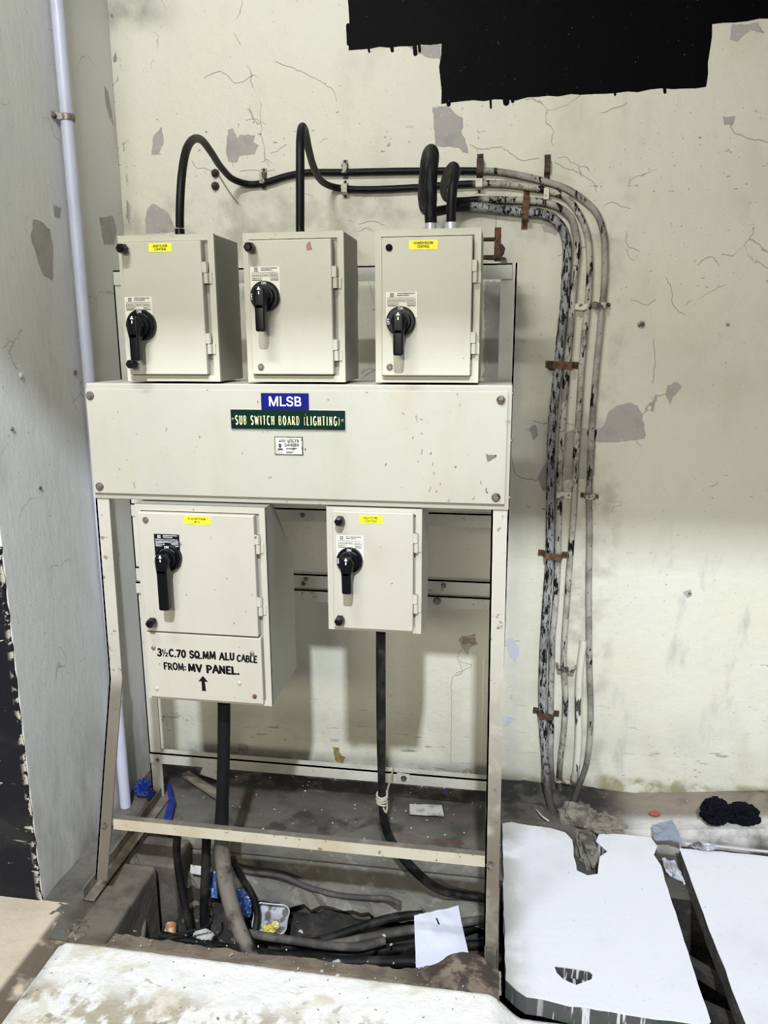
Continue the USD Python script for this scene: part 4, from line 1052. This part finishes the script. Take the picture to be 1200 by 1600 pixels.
part(kc, 'arrow_mark', prism_xz(ar, yk - .0004, yk + .001), 'ink', 'black painted arrow pointing up', smooth=False)
for x, y, m_ in ((240, 1012, 'bolt'), (394, 1021, 'bolt'), (245, 1075, 'enamel_pale'), (398, 1088, 'rust'), (374, 1067, 'enamel_pale')):
    part(B4, 'cover_screw', pan_screw(P(x, y, y=yk), 0.0055, 0.004), m_)
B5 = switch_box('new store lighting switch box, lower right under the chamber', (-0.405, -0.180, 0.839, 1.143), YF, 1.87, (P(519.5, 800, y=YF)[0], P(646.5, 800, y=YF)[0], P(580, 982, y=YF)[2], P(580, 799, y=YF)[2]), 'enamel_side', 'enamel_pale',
                ((561, 805, 598, 818.5), [('NEW STORE', .6), ('LIGHTING', .5)]), (525.5, 836, 568, 876), (546, 876, 20.5), [(530.5, 814), (530.5, 969.5)], [], [(650.5, 848), (650.5, 943)], handle=0.070)
chip = ragged([P(x, y, y=YF - .008)[[0, 2]] for x, y in ((478, 386), (481, 379), (485, 378), (488, 390), (480, 392))], .0004, 6, .004)
part(B2, 'paint_chip', prism_xz(chip, YF - .0085, YF - .007), 'rusty_chip', 'chipped reddish mark')

# ================================================================== CABLES ON THE WALL
def wall_path(px, r, dy=0.0):
    return [P(x, y, y=W - r - 0.002 - dy) for x, y in px]


rA, rB, rC, rD = 0.0098, 0.0098, 0.0105, 0.0130
A_free = [(281, 356, 1.792), (281, 330, 1.792), (284, 275, 1.82), (291, 235, 1.88), (302, 218, 1.96), (315, 219, 2.06), (330, 238, 2.18), (346, 262, 2.32), (366, 281, 2.42)]
A_wall = [(390, 288), (415, 285), (445, 276), (475, 270), (540, 269), (650, 267), (749, 267), (777, 268), (822, 276), (853, 284), (885, 295), (910, 311), (932, 333), (943, 365), (945, 406), (943.5, 453), (941, 476), (935, 542), (928.5, 611), (924, 680), (921.6, 735), (920, 776), (921, 845), (920, 900), (920, 955), (921, 1041), (923, 1113), (921, 1162), (915, 1199)]
A_end = [(906, 1224, 2.44), (895, 1257, 2.37), (888, 1290, 2.29), (893, 1330, 2.20)]
P3 = lambda L: [P(x, y, y=d) for x, y, d in L]
ptsA = P3(A_free) + wall_path(A_wall, rA) + P3(A_end)
single('wall_cable', tube(ptsA, rA, 14), 'cable_a', 'cable looping from the upper left switch box, outermost in the wall bundle', 'cable')
B_free = [(469, 354, 1.792), (469, 320, 1.792), (469, 260, 1.80), (469.5, 215, 1.83), (472, 199, 1.88), (476, 204, 1.95), (482, 232, 2.08), (491, 263, 2.24), (505, 285, 2.38)]
B_wall = [(525, 293), (560, 296), (650, 293), (700, 289), (749, 287), (796, 288), (830, 293), (853, 297), (885, 309), (904, 333), (917, 365), (921, 406), (920, 453), (916, 496), (909, 570), (904, 652), (900, 707), (898, 765), (893, 845), (889, 897), (885, 955), (882, 1001), (881, 1041), (883.5, 1084), (881, 1142), (876, 1185), (874, 1215)]
ptsB = P3(B_free) + wall_path(B_wall, rB, 0.001) + P3([(876, 1240, 2.43), (880, 1270, 2.34), (884, 1300, 2.26)])
single('wall_cable', tube(ptsB, rB, 14), 'cable_b', 'cable with a tall hairpin above the upper middle switch box', 'cable')
C_free = [(705, 346, 1.792), (705, 325, 1.792), (708, 290, 1.80), (712, 268, 1.84), (709, 260, 1.90), (703, 264, 1.98), (696, 280, 2.10), (693, 298, 2.24), (702, 312, 2.38), (722, 314, 2.44)]
C_wall = [(749, 312), (803, 313), (847, 316), (869, 322), (891, 339), (899, 365), (902, 390), (899, 422), (896, 453), (893, 487), (890, 529), (886, 570), (882, 625), (879, 666), (876, 707), (873.5, 762), (873, 804), (872, 845), (871, 890), (868, 941), (863, 998), (862, 1041), (860.5, 1099), (861, 1142), (860, 1179), (862, 1215)]
ptsC = P3(C_free) + wall_path(C_wall, rC, 0.002) + P3([(866, 1240, 2.43), (872, 1270, 2.34), (878, 1300, 2.25)])
single('wall_cable', tube(ptsC, rC, 14), 'cable_c', 'thick black loop from the right gland of the upper right switch box', 'cable')
D_free = [(673, 348, 1.792), (673, 320, 1.792), (674, 270, 1.80), (677, 242, 1.85), (673, 235, 1.91), (667, 246, 1.99), (662, 285, 2.12), (661, 313, 2.24), (667, 330, 2.34), (690, 329, 2.41), (712, 324, 2.43)]
D_wall = [(742, 323), (777, 327), (818, 331), (850, 335), (870, 346), (882, 365), (886, 396), (884, 437), (882, 474), (876, 529), (871, 584), (865, 639), (861, 694), (860.5, 749), (859.5, 817), (859, 872), (856, 915), (853, 955), (849, 1027), (847.6, 1084), (849, 1142), (852, 1185)]
ptsD = P3(D_free) + wall_path(D_wall, rD, 0.004)
ptsD += P3([(855, 1228, 2.40), (862, 1265, 2.33), (872, 1292, 2.27), (882, 1325, 2.20)])
single('wall_cable', tube(ptsD, rD, 28, 0.006, lobes=7, twist=130.0, amp=0.07), 'cable_d', 'twisted armoured cable, innermost in the wall bundle, looping from the left gland', 'cable')
E_wall = [(912, 1000), (908, 1030), (905, 1060), (904, 1100), (904, 1150), (901, 1195), (897, 1220)]
single('wall_cable', tube(wall_path(E_wall, 0.012), 0.012, 14), 'cable_e', 'short cable painted over in wall cream, low between the others', 'cable')


def strap(px, py, ang, length, width, rise, material, label, screws=2, off=0.0, group=None, cat='cable clamp'):
    """Saddle strap on the back wall: flat feet, raised middle; ang 0 = along x, 90 = upright."""
    c = P(px, py, y=W)
    h, f = length / 2, length * 0.18
    prof = [(-h, 0), (-h + f, 0), (-h + f + .006, rise), (h - f - .006, rise), (h - f, 0), (h, 0)]
    ring = LineString(prof).buffer(0.0017, cap_style='flat', join_style='mitre')
    m = trimesh.creation.extrude_polygon(ring, width, engine='earcut')
    v = m.vertices.copy()
    a = math.radians(ang)
    u, w = np.array([math.cos(a), 0, math.sin(a)]), np.array([-math.sin(a), 0, math.cos(a)])
    m.vertices = c + v[:, :1] * u + (v[:, 2:] - width / 2) * w - (v[:, 1:2] + 0.0019 + off) * Y1
    t = thing('cable_clamp', label, cat, (c[0], W, m.bounds[0, 2]), group)
    part(t, 'strap', m, material)
    for s_ in (-1, 1)[:screws]:
        q = c + u * s_ * (h - f * .5) - Y1 * (0.003 + off)
        part(t, 'screw', pan_screw(q, 0.0045, 0.004), 'dark_rust')


mm = 2.5 / 1200
strap(413, 280, 88, 30 * mm, 0.016, 0.022, 'grime_clip', 'grimy saddle clamp on the upper cable, leftmost on the wall')
strap(540, 265, 90, 26 * mm, 0.016, 0.022, 'grime_clip', 'grimy saddle clamp on the top cable above the middle box')
strap(540, 296, 90, 24 * mm, 0.018, 0.022, 'cream_clip', 'cream saddle clamp just below the grimy one over the second cable')
strap(750, 262, 90, 36 * mm, 0.018, 0.022, 'dark_rust', 'dark rusted clamp on the top cable right of the black loops')
strap(749, 288, 90, 24 * mm, 0.020, 0.023, 'cream_clip', 'cream painted clamp on the second cable right of the black loops')
strap(821, 327, 88, 54 * mm, 0.018, 0.032, 'rust', 'long rusty strap clamp over the two lower cables before the bend')
strap(855, 261, 90, 32 * mm, 0.017, 0.012, 'dark_rust', 'dark rusted empty clamp on the wall above the cable bend')
strap(853, 305, 90, 30 * mm, 0.015, 0.024, 'cream_clip', 'cream painted clamp at the start of the cable bend')
strap(907, 480, -3, 34 * mm, 0.017, 0.025, 'cream_clip', 'cream strap over two cables below the bend')
strap(936, 477, -3, 32 * mm, 0.017, 0.026, 'grime_clip', 'grimy clamp on the outermost cable below the bend')
strap(878, 570, -2, 48 * mm, 0.021, 0.034, 'rust', 'rusty strap clamp with a dark knob beside the chamber')
strap(880, 771, -3, 40 * mm, 0.020, 0.026, 'cream_clip', 'cream strap over two cables level with the chamber bottom')
strap(921, 774, -3, 27 * mm, 0.017, 0.024, 'grime_clip', 'black and cream clamp on the outermost cable level with the chamber bottom')
strap(864, 865, -3, 46 * mm, 0.020, 0.034, 'rust', 'rusty strap clamp beside the lower switch boxes')
strap(884, 1040, -5, 46 * mm, 0.016, 0.028, 'grime_clip', 'broken grimy strap with flaked paint in the lower run')
strap(853, 1112, -5, 42 * mm, 0.021, 0.035, 'dark_rust', 'dark brown strap clamp, low on the armoured cable')
strap(878, 1213, -4, 44 * mm, 0.014, 0.030, 'grime_clip', 'lowest grimy strap just above the floor')
q = P(860, 572, y=W)
single('clamp_knob', join(cyl(q - [0, .002, 0], q - [0, .018, 0], 0.012, 16), cyl(q - [0, .018, 0], q - [0, .026, 0], 0.007, 6)), 'dark_rust', 'round dark bolt head left of the rusty strap clamp', 'bolt')
for i, (x, y) in enumerate([(337, 271), (337, 291)]):
    q = P(x, y, y=W)
    single('wall_stud', join(cyl(q - [0, .0005, 0], q - [0, .006, 0], 0.013, 8), hexhead(q - [0, .006, 0], (0, -1, 0), 0.008, 0.012), cyl(q - [0, .018, 0], q - [0, .026, 0], 0.004, 10)), 'dark_rust', ['rusty stud in the wall under the first cable loop, the upper of two', 'rusty stud in the wall under the first cable loop, the lower of two'][i], 'wall stud')
single('wall_wire', tube([P(341, 272, y=W - .012), P(352, 290, y=W - .012), P(364, 308, y=W - .008), P(372, 318, y=W - .004)], 0.0013, 6), 'dusty_cable', 'thin loose wire hanging from the rusty wall stud', 'wire')

for pts, lab in (([(557, 398, 1.872), (559, 440, 1.88), (557, 500, 1.885), (553, 530, 1.88), (559, 560, 1.885), (558, 592, 1.88)], 'thin pale wire hanging behind the upper middle switch box'), ([(364, 398, 1.882), (370, 470, 1.885), (374, 540, 1.885), (377, 588, 1.885)], 'thin pale wire hanging behind the upper left switch box')):
    single('hanging_wire', tube(P3(pts), .0011, 6), 'white_scrap', lab, 'wire')

# bracket behind the right box
q = P(768, 383, y=2.26)
br = thing('wall_bracket', 'dark grimy steel bracket sticking out right of the power room box', 'bracket', (q[0], 2.36, q[2] - .04))
part(br, 'tube_arm', join(box(q[0] - .05, q[0] + .012, 2.24, 2.28, q[2] + .012, q[2] + .018), box(q[0] - .05, q[0] + .012, 2.24, 2.28, q[2] - .034, q[2] - .028), box(q[0] - .05, q[0] - .044, 2.24, 2.28, q[2] - .034, q[2] + .018)), 'dark_rust')
part(br, 'upright_plate', box(q[0] + .008, q[0] + .026, 2.24, 2.247, q[2] - .045, q[2] + .044, .002), 'rust')
part(br, 'stay', bar((q[0] + .012, 2.24, q[2] - .04), (q[0] + .02, W - .001, q[2] - .02), X1, .02, Z1, .006), 'dark_rust')
part(br, 'hook', tube([(q[0] + .02, 2.245, q[2]), (q[0] + .032, 2.24, q[2] - .012), (q[0] + .022, 2.24, q[2] - .034), (q[0] - .005, 2.24, q[2] - .036), (q[0] - .04, 2.245, q[2] - .030)], .006, 10), 'dark_rust')

# conduit on the pier
rc = 0.0175
yc_ = P(114.5, 300, x=LX + rc + 0.006)[1]
cd = thing('conduit_pipe', 'pale grey blue plastic conduit running down the pier beside the switchboard', 'pipe', (LX + rc + .006, yc_, 0.0))
xc = LX + rc + .006
part(cd, 'pipe', cyl((xc, yc_, 0.004), (xc, yc_, 3.19), rc, 28), 'conduit')
part(cd, 'coupling', cyl((xc, yc_, 0.39), (xc, yc_, 0.45), rc * 1.16, 28), 'conduit')
z_ = P(103, 190, x=LX)[2]
sd = thing('pipe_saddle', 'small grimy metal saddle clip holding the conduit to the pier', 'pipe clip', (LX, yc_, z_ - .01))
t_ = np.linspace(-100, 100, 20)
arc_ = [(LX + .002, yc_ - .040), (LX + .002, yc_ - .024)] + [(xc + (rc + .002) * math.cos(math.radians(q)), yc_ + (rc + .002) * math.sin(math.radians(q))) for q in t_] + [(LX + .002, yc_ + .024), (LX + .002, yc_ + .036)]
part(sd, 'band', prism_xy(LineString(arc_).buffer(.0012, cap_style='flat'), z_ - .008, z_ + .008), 'bolt')
part(sd, 'screw', pan_screw((LX + .003, yc_ - .033, z_), .006, .006, (1, 0, 0)), 'bolt')

# ================================================================== CABLES INTO THE TRENCH
mc = [(350, 1098, 1.80), (350, 1130, 1.80), (349, 1200, 1.80), (347, 1268, 1.80), (346, 1310, 1.79), (350, 1360, 1.765), (360, 1410, 1.735), (375, 1455, 1.70), (396, 1500, 1.645)]
single('feed_cable', tube(P3(mc), [.0170, .0170, .0170, .0172, .0195, .0215, .0215, .0205, .019], 22), 'brown_cable', 'thick feed cable dropping from the large lower box, dusty where it bends into the trench', 'cable')
nc = [(595, 988, 1.80), (595, 1040, 1.81), (595.5, 1130, 1.84), (596, 1200, 1.88), (597, 1246, 1.91), (601, 1285, 1.94), (612, 1315, 1.955), (640, 1352, 1.965), (668, 1378, 1.965), (692, 1392, 1.985), (725, 1399, 2.005), (748, 1402, 2.01), (775, 1408, 2.01)]
single('feed_cable', tube(P3(nc), [.0125] * 4 + [.0118, .0105, .0115, .0125, .013, .014, .013, .012, .012], 18), 'pit_cable', 'black cable dropping from the lower right switch box, tied with twine', 'cable')
q = P(597, 1247, y=1.91)
tw = [tube([q + [0.0145 * math.cos(t), 0.0145 * math.sin(t), dz + .004 * math.sin(t + i)] for t in np.linspace(0, 2 * math.pi, 14)], .0028, 7) for i, dz in enumerate((0.012, 0.005, -.002, -.010, -.016))]
tw.append(tube([q + [.012, 0, .004], P(606, 1232, y=2.0), P(611, 1214, y=2.10), P(615, 1198, y=2.19)], .0030, 7))
tw.append(tube([q + [.012, -.006, .0], P(605, 1258, y=1.91), P(603, 1270, y=1.905), P(599, 1262, y=1.90)], .0028, 7))
single('twine_tie', join(tw), 'twine', 'pale twine wrapped round the black cable and tied to the rear rail', 'twine')


def zc(L):
    return [P(x, y, z=z) for x, y, z in L]


PIT = [
    ([(205, 1472, -.108), (240, 1475, -.11), (300, 1482, -.115), (400, 1494, -.12), (500, 1502, -.12), (600, 1503, -.125), (690, 1501, -.125), (790, 1499, -.13)], .0150, 'pit_cable', 'long black cable along the front of the trench, nearest the dirt edge'),
    ([(250, 1462, -.16), (330, 1478, -.17), (430, 1492, -.175), (520, 1500, -.182), (620, 1510, -.188), (760, 1514, -.192)], .0135, 'pit_cable', 'black cable just behind the foremost trench cable'),
    ([(388, 1458, -.13), (420, 1464, -.135), (455, 1469, -.14), (520, 1478, -.14), (565, 1479, -.14), (600, 1470, -.15)], .0115, 'dusty_cable', 'olive grey dusty cable in front of the foil tray'),
    ([(440, 1482, -.19), (500, 1470, -.178), (560, 1450, -.17), (610, 1435, -.165), (680, 1426, -.163), (755, 1422, -.165)], .0125, 'pit_cable', 'dark cable slanting up behind the sheet of paper'),
    ([(510, 1478, -.165), (550, 1470, -.16), (600, 1460, -.155), (650, 1452, -.155), (720, 1442, -.155), (775, 1434, -.155)], .0125, 'dusty_cable', 'dusty cable slanting under the top of the sheet of paper'),
    ([(575, 1522, -.155), (610, 1508, -.158), (650, 1486, -.17), (700, 1462, -.185), (765, 1440, -.190)], .0125, 'pit_cable', 'black cable crossing steeply under the sheet of paper'),
    ([(420, 1480, -.235), (500, 1488, -.225), (580, 1486, -.215), (680, 1478, -.225), (790, 1475, -.225)], .0130, 'pit_cable', 'black cable deep in the middle of the trench'),
    ([(560, 1475, -.185), (585, 1484, -.18), (555, 1490, -.19), (500, 1492, -.20), (450, 1488, -.21)], .0105, 'pit_cable', 'black cable with a short hairpin in the middle of the trench'),
    ([(300, 1500, -.20), (450, 1512, -.207), (600, 1520, -.216), (700, 1520, -.22), (800, 1520, -.22)], .0115, 'pit_cable', 'lowest black cable half hidden by the dirt edge'),
]
for pts, r, m_, lab in PIT:
    single('trench_cable', tube(zc(pts), r, 14), m_, lab, 'cable')
MORE = [
    ([(362, 1356, 1.99), (390, 1361, 2.0), (440, 1369, 1.995), (480, 1386, 1.99), (530, 1399, 1.985), (575, 1403, 1.975), (605, 1404, 1.96), (625, 1412, 1.93)], .0085, 'dusty_cable', 'thin dusty cable draped along the rear wall of the trench'),
    ([(211, 1338, 1.93), (216, 1352, 1.895), (221, 1372, 1.865), (224, 1400, 1.83), (225, 1440, 1.78), (222, 1480, 1.72)], .0065, 'dusty_cable', 'thin hose hanging over the concrete block at the left end'),
    ([(278, 1296, 1.86), (276, 1330, 1.86), (281, 1370, 1.85), (290, 1420, 1.83), (299, 1458, 1.81)], .0115, 'pit_cable', 'black cable rising at the left end of the trench'),
    ([(323, 1300, 1.88), (322, 1340, 1.88), (320, 1390, 1.87), (319, 1430, 1.86), (320, 1458, 1.85)], .0135, 'pit_cable', 'black cable rising left of the thick feed cable'),
    ([(362, 1340, 1.90), (378, 1372, 1.90), (394, 1398, 1.89), (402, 1430, 1.87), (398, 1458, 1.84)], .0100, 'pit_cable', 'black cable curving round beside the blue wrapper'),
    ([(262, 1462, 1.72), (300, 1454, 1.73), (325, 1446, 1.74), (333, 1432, 1.75), (331, 1420, 1.76)], .0028, 'pit_cable', 'thin black wire looping beside the paper cup'),
]
for pts, r, m_, lab in MORE:
    single('trench_cable', tube(P3(pts), r, 12), m_, lab, 'cable')

# ================================================================== RUBBISH
def sheet(corners, nx, ny, amp, seed, thick=0.0012):
    """A thin crumpled sheet over four corners (TL, TR, BR, BL)."""
    c = np.array(corners, float)
    r = np.linspace(0, 1, nx)
    s_ = np.linspace(0, 1, ny)
    U_, V_ = np.meshgrid(r, s_)
    g = ((1 - U_) * (1 - V_))[..., None] * c[0] + (U_ * (1 - V_))[..., None] * c[1] + (U_ * V_)[..., None] * c[2] + ((1 - U_) * V_)[..., None] * c[3]
    n = unit(np.cross(c[1] - c[0], c[3] - c[0]))
    n = n if n[2] > 0 else -n
    g = g + ((fbm(U_, V_, 4, seed) - .5) * amp + (np.abs(fbm(U_, V_, 9, seed + 1) - .5)) * amp * .6)[..., None] * n
    top, bot = g.reshape(-1, 3), (g - n * thick).reshape(-1, 3)
    i = (np.arange(ny - 1)[:, None] * nx + np.arange(nx - 1)[None]).ravel()
    F = np.vstack([np.stack([i, i + 1, i + nx + 1], 1), np.stack([i, i + nx + 1, i + nx], 1)])
    k = nx * ny
    rim = list(range(nx)) + [j * nx + nx - 1 for j in range(1, ny)] + list(range(nx * ny - 2, nx * (ny - 1) - 1, -1)) + [j * nx for j in range(ny - 2, 0, -1)]
    S = [t for a, b in zip(rim, rim[1:] + rim[:1]) for t in ((a, a + k, b + k), (a, b + k, b))]
    m = trimesh.Trimesh(np.vstack([top, bot]), np.vstack([F, F[:, ::-1] + k, np.array(S)]), process=False)
    m.fix_normals()
    return m


pap = single('paper_sheet', sheet([P(647, 1430, z=-.105), P(716, 1416, z=-.125), P(738, 1519, z=-.085), P(650, 1517, z=-.085)], 16, 20, .010, 3), 'paper', 'creased white sheet of paper lying on the trench cables', 'paper')
ma, mb = P(681, 1437, z=-.1075), P(685, 1446, z=-.1045)
part(pap, 'pen_mark', bar(ma + [0, 0, .004], mb + [0, 0, .004], X1, .0035, Z1, .002), 'ink', 'short black pen stroke')

cup_c = zc([(268, 1442, -.15)])[0]
prof = np.array([[0, 0], [.014, 0], [.0205, .036], [.0215, .037], [.0215, .039], [.0195, .0385], [.0130, .003], [0, .003]])
cup = trimesh.creation.revolve(prof, sections=28)
cup.apply_transform(trimesh.transformations.rotation_matrix(math.radians(125), (1, .15, 0)))
cup.apply_translation(cup_c)
single('paper_cup', cup, 'cup', 'small crumpled rust coloured paper cup lying in the trench', 'cup')
single('wrapper', lump(P(375, 1416, y=1.935), (.030, .020, .050), 5, .5, 2.2), 'blue_wrap', 'crumpled shiny blue wrapper behind the thick feed cable', 'wrapper')
single('wrapper', sheet([P(298, 1351, y=1.97), P(318, 1354, y=1.97), P(316, 1368, y=1.95), P(297, 1364, y=1.95)], 8, 6, .006, 6), 'white_scrap', 'flat white printed packet left of the thick feed cable', 'wrapper')
single('wrapper', sheet([P(322, 1362, y=1.93), P(336, 1362, y=1.93), P(340, 1404, y=1.90), P(324, 1400, y=1.90)], 8, 10, .012, 8), 'blue_wrap', 'torn blue film left of the thick feed cable', 'wrapper')
tc = [P(402, 1414, y=1.93), P(452, 1420, y=1.93), P(444, 1462, y=1.86), P(396, 1456, y=1.86)]
ty = thing('foil_tray', 'dull foil food tray standing on edge against the ledge', 'tray', np.mean(tc, axis=0))
part(ty, 'tray_bottom', sheet(tc, 10, 10, .004, 9), 'foil')
tr_ = [np.array(q) for q in tc]
nrm = unit(np.cross(tr_[1] - tr_[0], tr_[3] - tr_[0]))
nrm = nrm if nrm[1] < 0 else -nrm
cc = np.mean(tr_, axis=0)
rimp = [q + (q - cc) * .06 + nrm * .012 for q in tr_]
rr_ = []
for i in range(4):
    a, b = rimp[i], rimp[(i + 1) % 4]
    rr_ += [a + (b - a) * .14, a + (b - a) * .5, a + (b - a) * .86]
part(ty, 'tray_rim', tube(rr_ + rr_[:1], .0022, 8, .006), 'alu')
wallm = [np.array([q, p_ + 0]) for q, p_ in zip(tr_, rimp)]
part(ty, 'tray_side', join([trimesh.Trimesh(np.array([tr_[i], tr_[(i + 1) % 4], rimp[(i + 1) % 4], rimp[i]]), [(0, 1, 2), (0, 2, 3), (2, 1, 0), (3, 2, 0)], process=False) for i in range(4)]), 'foil', smooth=False)
single('fruit_peel', join(lump(P(420, 1452, y=1.845), (.016, .008, .012), 6, .6, 2.6, 3), lump(P(430, 1446, y=1.845), (.010, .006, .012), 7, .6, 2.6, 3)), 'peel', 'piece of yellow fruit peel in the foil tray', 'food scrap')
single('rubbish_lump', lump(zc([(318, 1462, -.16)])[0], (.026, .018, .014), 12, .5, 2.4, 3), 'white_scrap', 'dirty pale crumpled scrap beside the paper cup', 'rubbish')
for i, (x, y, z, s_, lab) in enumerate([(470, 1456, -.16, .012, 'small pale crumpled foil bit right of the tray'), (600, 1462, -.14, .009, 'tiny white scrap on the slanting cables'), (525, 1503, -.10, .016, 'pale pebble on the foremost black cable'), (610, 1476, -.14, .009, 'white scrap left of the paper sheet'), (503, 1518, .0, .008, 'square white chip on the dirt edge'), (528, 1526, .0, .013, 'pale stone chip on the dirt edge'), (760, 1443, -.14, .010, 'white splinter between the paper sheet and the right leg')]):
    single('rubble_chip', shard(zc([(x, y, z)])[0], (s_ * .85, s_ * .6, s_ * .45), 60 + i), 'white_scrap', lab, 'rubble')
# blue rags at the rear left foot
single('rag', join(lump(P(225, 1232, z=.03), (.026, .022, .026), 15, .8, 2.6), lump(P(236, 1243, z=.02), (.013, .013, .013), 16, .8, 2.6, 3)), 'blue_cloth', 'bright blue rag bunched against the pier behind the rear foot', 'rag')
rag = join(sheet([P(260, 1226, z=.03), P(266, 1224, z=.03), P(273, 1250, z=.03), P(264, 1252, z=.03)], 6, 12, .010, 17, .004), sheet([P(264, 1250, z=.03), P(274, 1250, z=.03), P(268, 1282, z=.012), P(254, 1284, z=.012)], 6, 12, .014, 19, .004))
single('rag', rag, 'blue_cloth', 'strip of bright blue cloth hanging from the rear foot', 'rag')
single('rag', lump(P(1117, 1270, z=.065), (.038, .030, .044), 20, .55, 2.3), 'black_cloth', 'black crumpled cloth by the wall at the right, the left one of two', 'rag')
single('rag', lump(P(1160, 1274, z=.055), (.046, .030, .034), 22, .55, 2.3), 'black_cloth', 'black crumpled cloth by the wall at the right, nearest the picture edge', 'rag')
single('rag', join(sheet([P(1018, 1290, z=.03), P(1050, 1282, z=.035), P(1068, 1318, z=.012), P(1022, 1312, z=.012)], 14, 12, .030, 24, .003)), 'grey_cloth', 'blue grey rag lying at the head of the slab gap', 'rag')
single('plastic_bag', sheet([P(1034, 1342, z=-.03), P(1054, 1344, z=-.03), P(1074, 1386, z=-.06), P(1040, 1364, z=-.05)], 14, 12, .03, 26, .002), 'clear_bag', 'dirty printed plastic bag stuck in the slab gap', 'plastic bag')
single('red_scrap', lump(P(1023, 1271, z=.02), (.014, .009, .006), 27, .6, 2, 3), 'red_scrap', 'small red scrap on the floor near the black cloths', 'rubbish')
a, b = P(1070, 1318, z=.012), P(1235, 1334, z=.016)
single('edge_strip', tube([a, a * .7 + b * .3 + [0, 0, .002], a * .4 + b * .6, b], .004, 8), 'alu', 'thin bright metal strip along the back edge of the right slab', 'metal strip')
single('foil_scrap', lump(P(1100, 1322, z=.012), (.035, .012, .008), 28, .7, 3.2, 3), 'foil', 'crumpled foil on the metal strip behind the right slab', 'rubbish')
single('loose_wire', tube([P(838, 1265, z=.012), P(848, 1276, z=.02), P(858, 1283, z=.012)], .0022, 7), 'white_scrap', 'short white wire on the floor beside the wall cables', 'wire')
# dirt heap where the wall cables enter the floor
single('dirt_heap', join(lump(P(905, 1278, z=0.0), (.060, .060, .045), 31, .9, 2.6, sharp=False), lump(P(940, 1288, z=0.0), (.075, .045, .022), 35, .9, 3.0, sharp=False), lump(P(917, 1318, z=-.05), (.040, .11, .045), 32, .9, 3.0, sharp=False)), 'mortar', 'grey brown mortar heap where the wall cables enter the floor', 'dirt heap')
# board and white block behind the lower rear rail
a, b = P(295, 1208, z=.02), P(350, 1244, z=.02)
single('board_scrap', bar(a, b, unit(np.cross(b - a, Z1)), .03, Z1, .010), 'wood_scrap', 'narrow grimy board lying under the lower rear rail', 'board')
single('paper_scrap', sheet([P(318, 1196, z=.03), P(352, 1202, z=.03), P(350, 1222, z=.012), P(312, 1210, z=.012)], 8, 8, .008, 33, .004), 'white_scrap', 'white scrap behind the thick feed cable on the floor', 'rubbish')
single('paper_scrap', sheet([P(640, 1256, z=.012), P(690, 1258, z=.012), P(694, 1275, z=.012), P(640, 1272, z=.012)], 8, 8, .004, 34, .002), 'white_scrap', 'pale flattened scrap on the dirty floor near the right leg', 'rubbish')
single('bottle_cap', cyl(P(696, 1236, z=.012), P(696, 1236, z=.026), .0095, 20), 'blue_cloth', 'small blue bottle cap against the wall near the right leg', 'bottle cap')
rg = np.random.default_rng(91)
rub = []
for i in range(60):
    x, y = rg.uniform(-0.93, -0.62), rg.uniform(1.66, 1.93)
    z = float(pit(np.array([x]), np.array([y]))[0])
    rub.append(shard((x, y, z + .006), np.array([.020, .014, .012]) * rg.uniform(.4, 1.3), 500 + i))
for i in range(40):
    x, y = rg.uniform(-0.60, -0.06), rg.uniform(1.78, 1.97)
    z = float(pit(np.array([x]), np.array([y]))[0])
    rub.append(shard((x, y, z + .004), np.array([.012, .010, .008]) * rg.uniform(.4, 1.2), 600 + i))
single('trench_rubble', join(rub), 'block', 'dusty broken concrete rubble covering the bottom of the trench', 'rubble', kind='stuff', smooth=False)
rg = np.random.default_rng(77)
crumbs = []
for i in range(70):
    x, y = rg.uniform(-1.05, 0.0), rg.uniform(2.05, 2.42)
    s_ = rg.uniform(.0012, .0034)
    m = trimesh.creation.icosphere(subdivisions=0, radius=s_)
    m.apply_scale((1.3, 1, .8))
    m.apply_transform(trimesh.transformations.rotation_matrix(rg.uniform(0, 6), (0, 0, 1)))
    m.apply_translation((x, y, float(back_floor(np.array([x]), np.array([y]))[0]) + s_ * .4))
    crumbs.append(m)
for i in range(50):
    x, y = rg.uniform(-0.98, 0.0), rg.uniform(1.55, 1.62)
    s_ = rg.uniform(.001, .0026)
    m = trimesh.creation.icosphere(subdivisions=0, radius=s_)
    m.apply_translation((x, y, 0.004))
    crumbs.append(m)
single('crumbs', join(crumbs), 'white_scrap', 'pale mortar crumbs scattered on the floor behind and before the trench', 'rubble', kind='stuff')
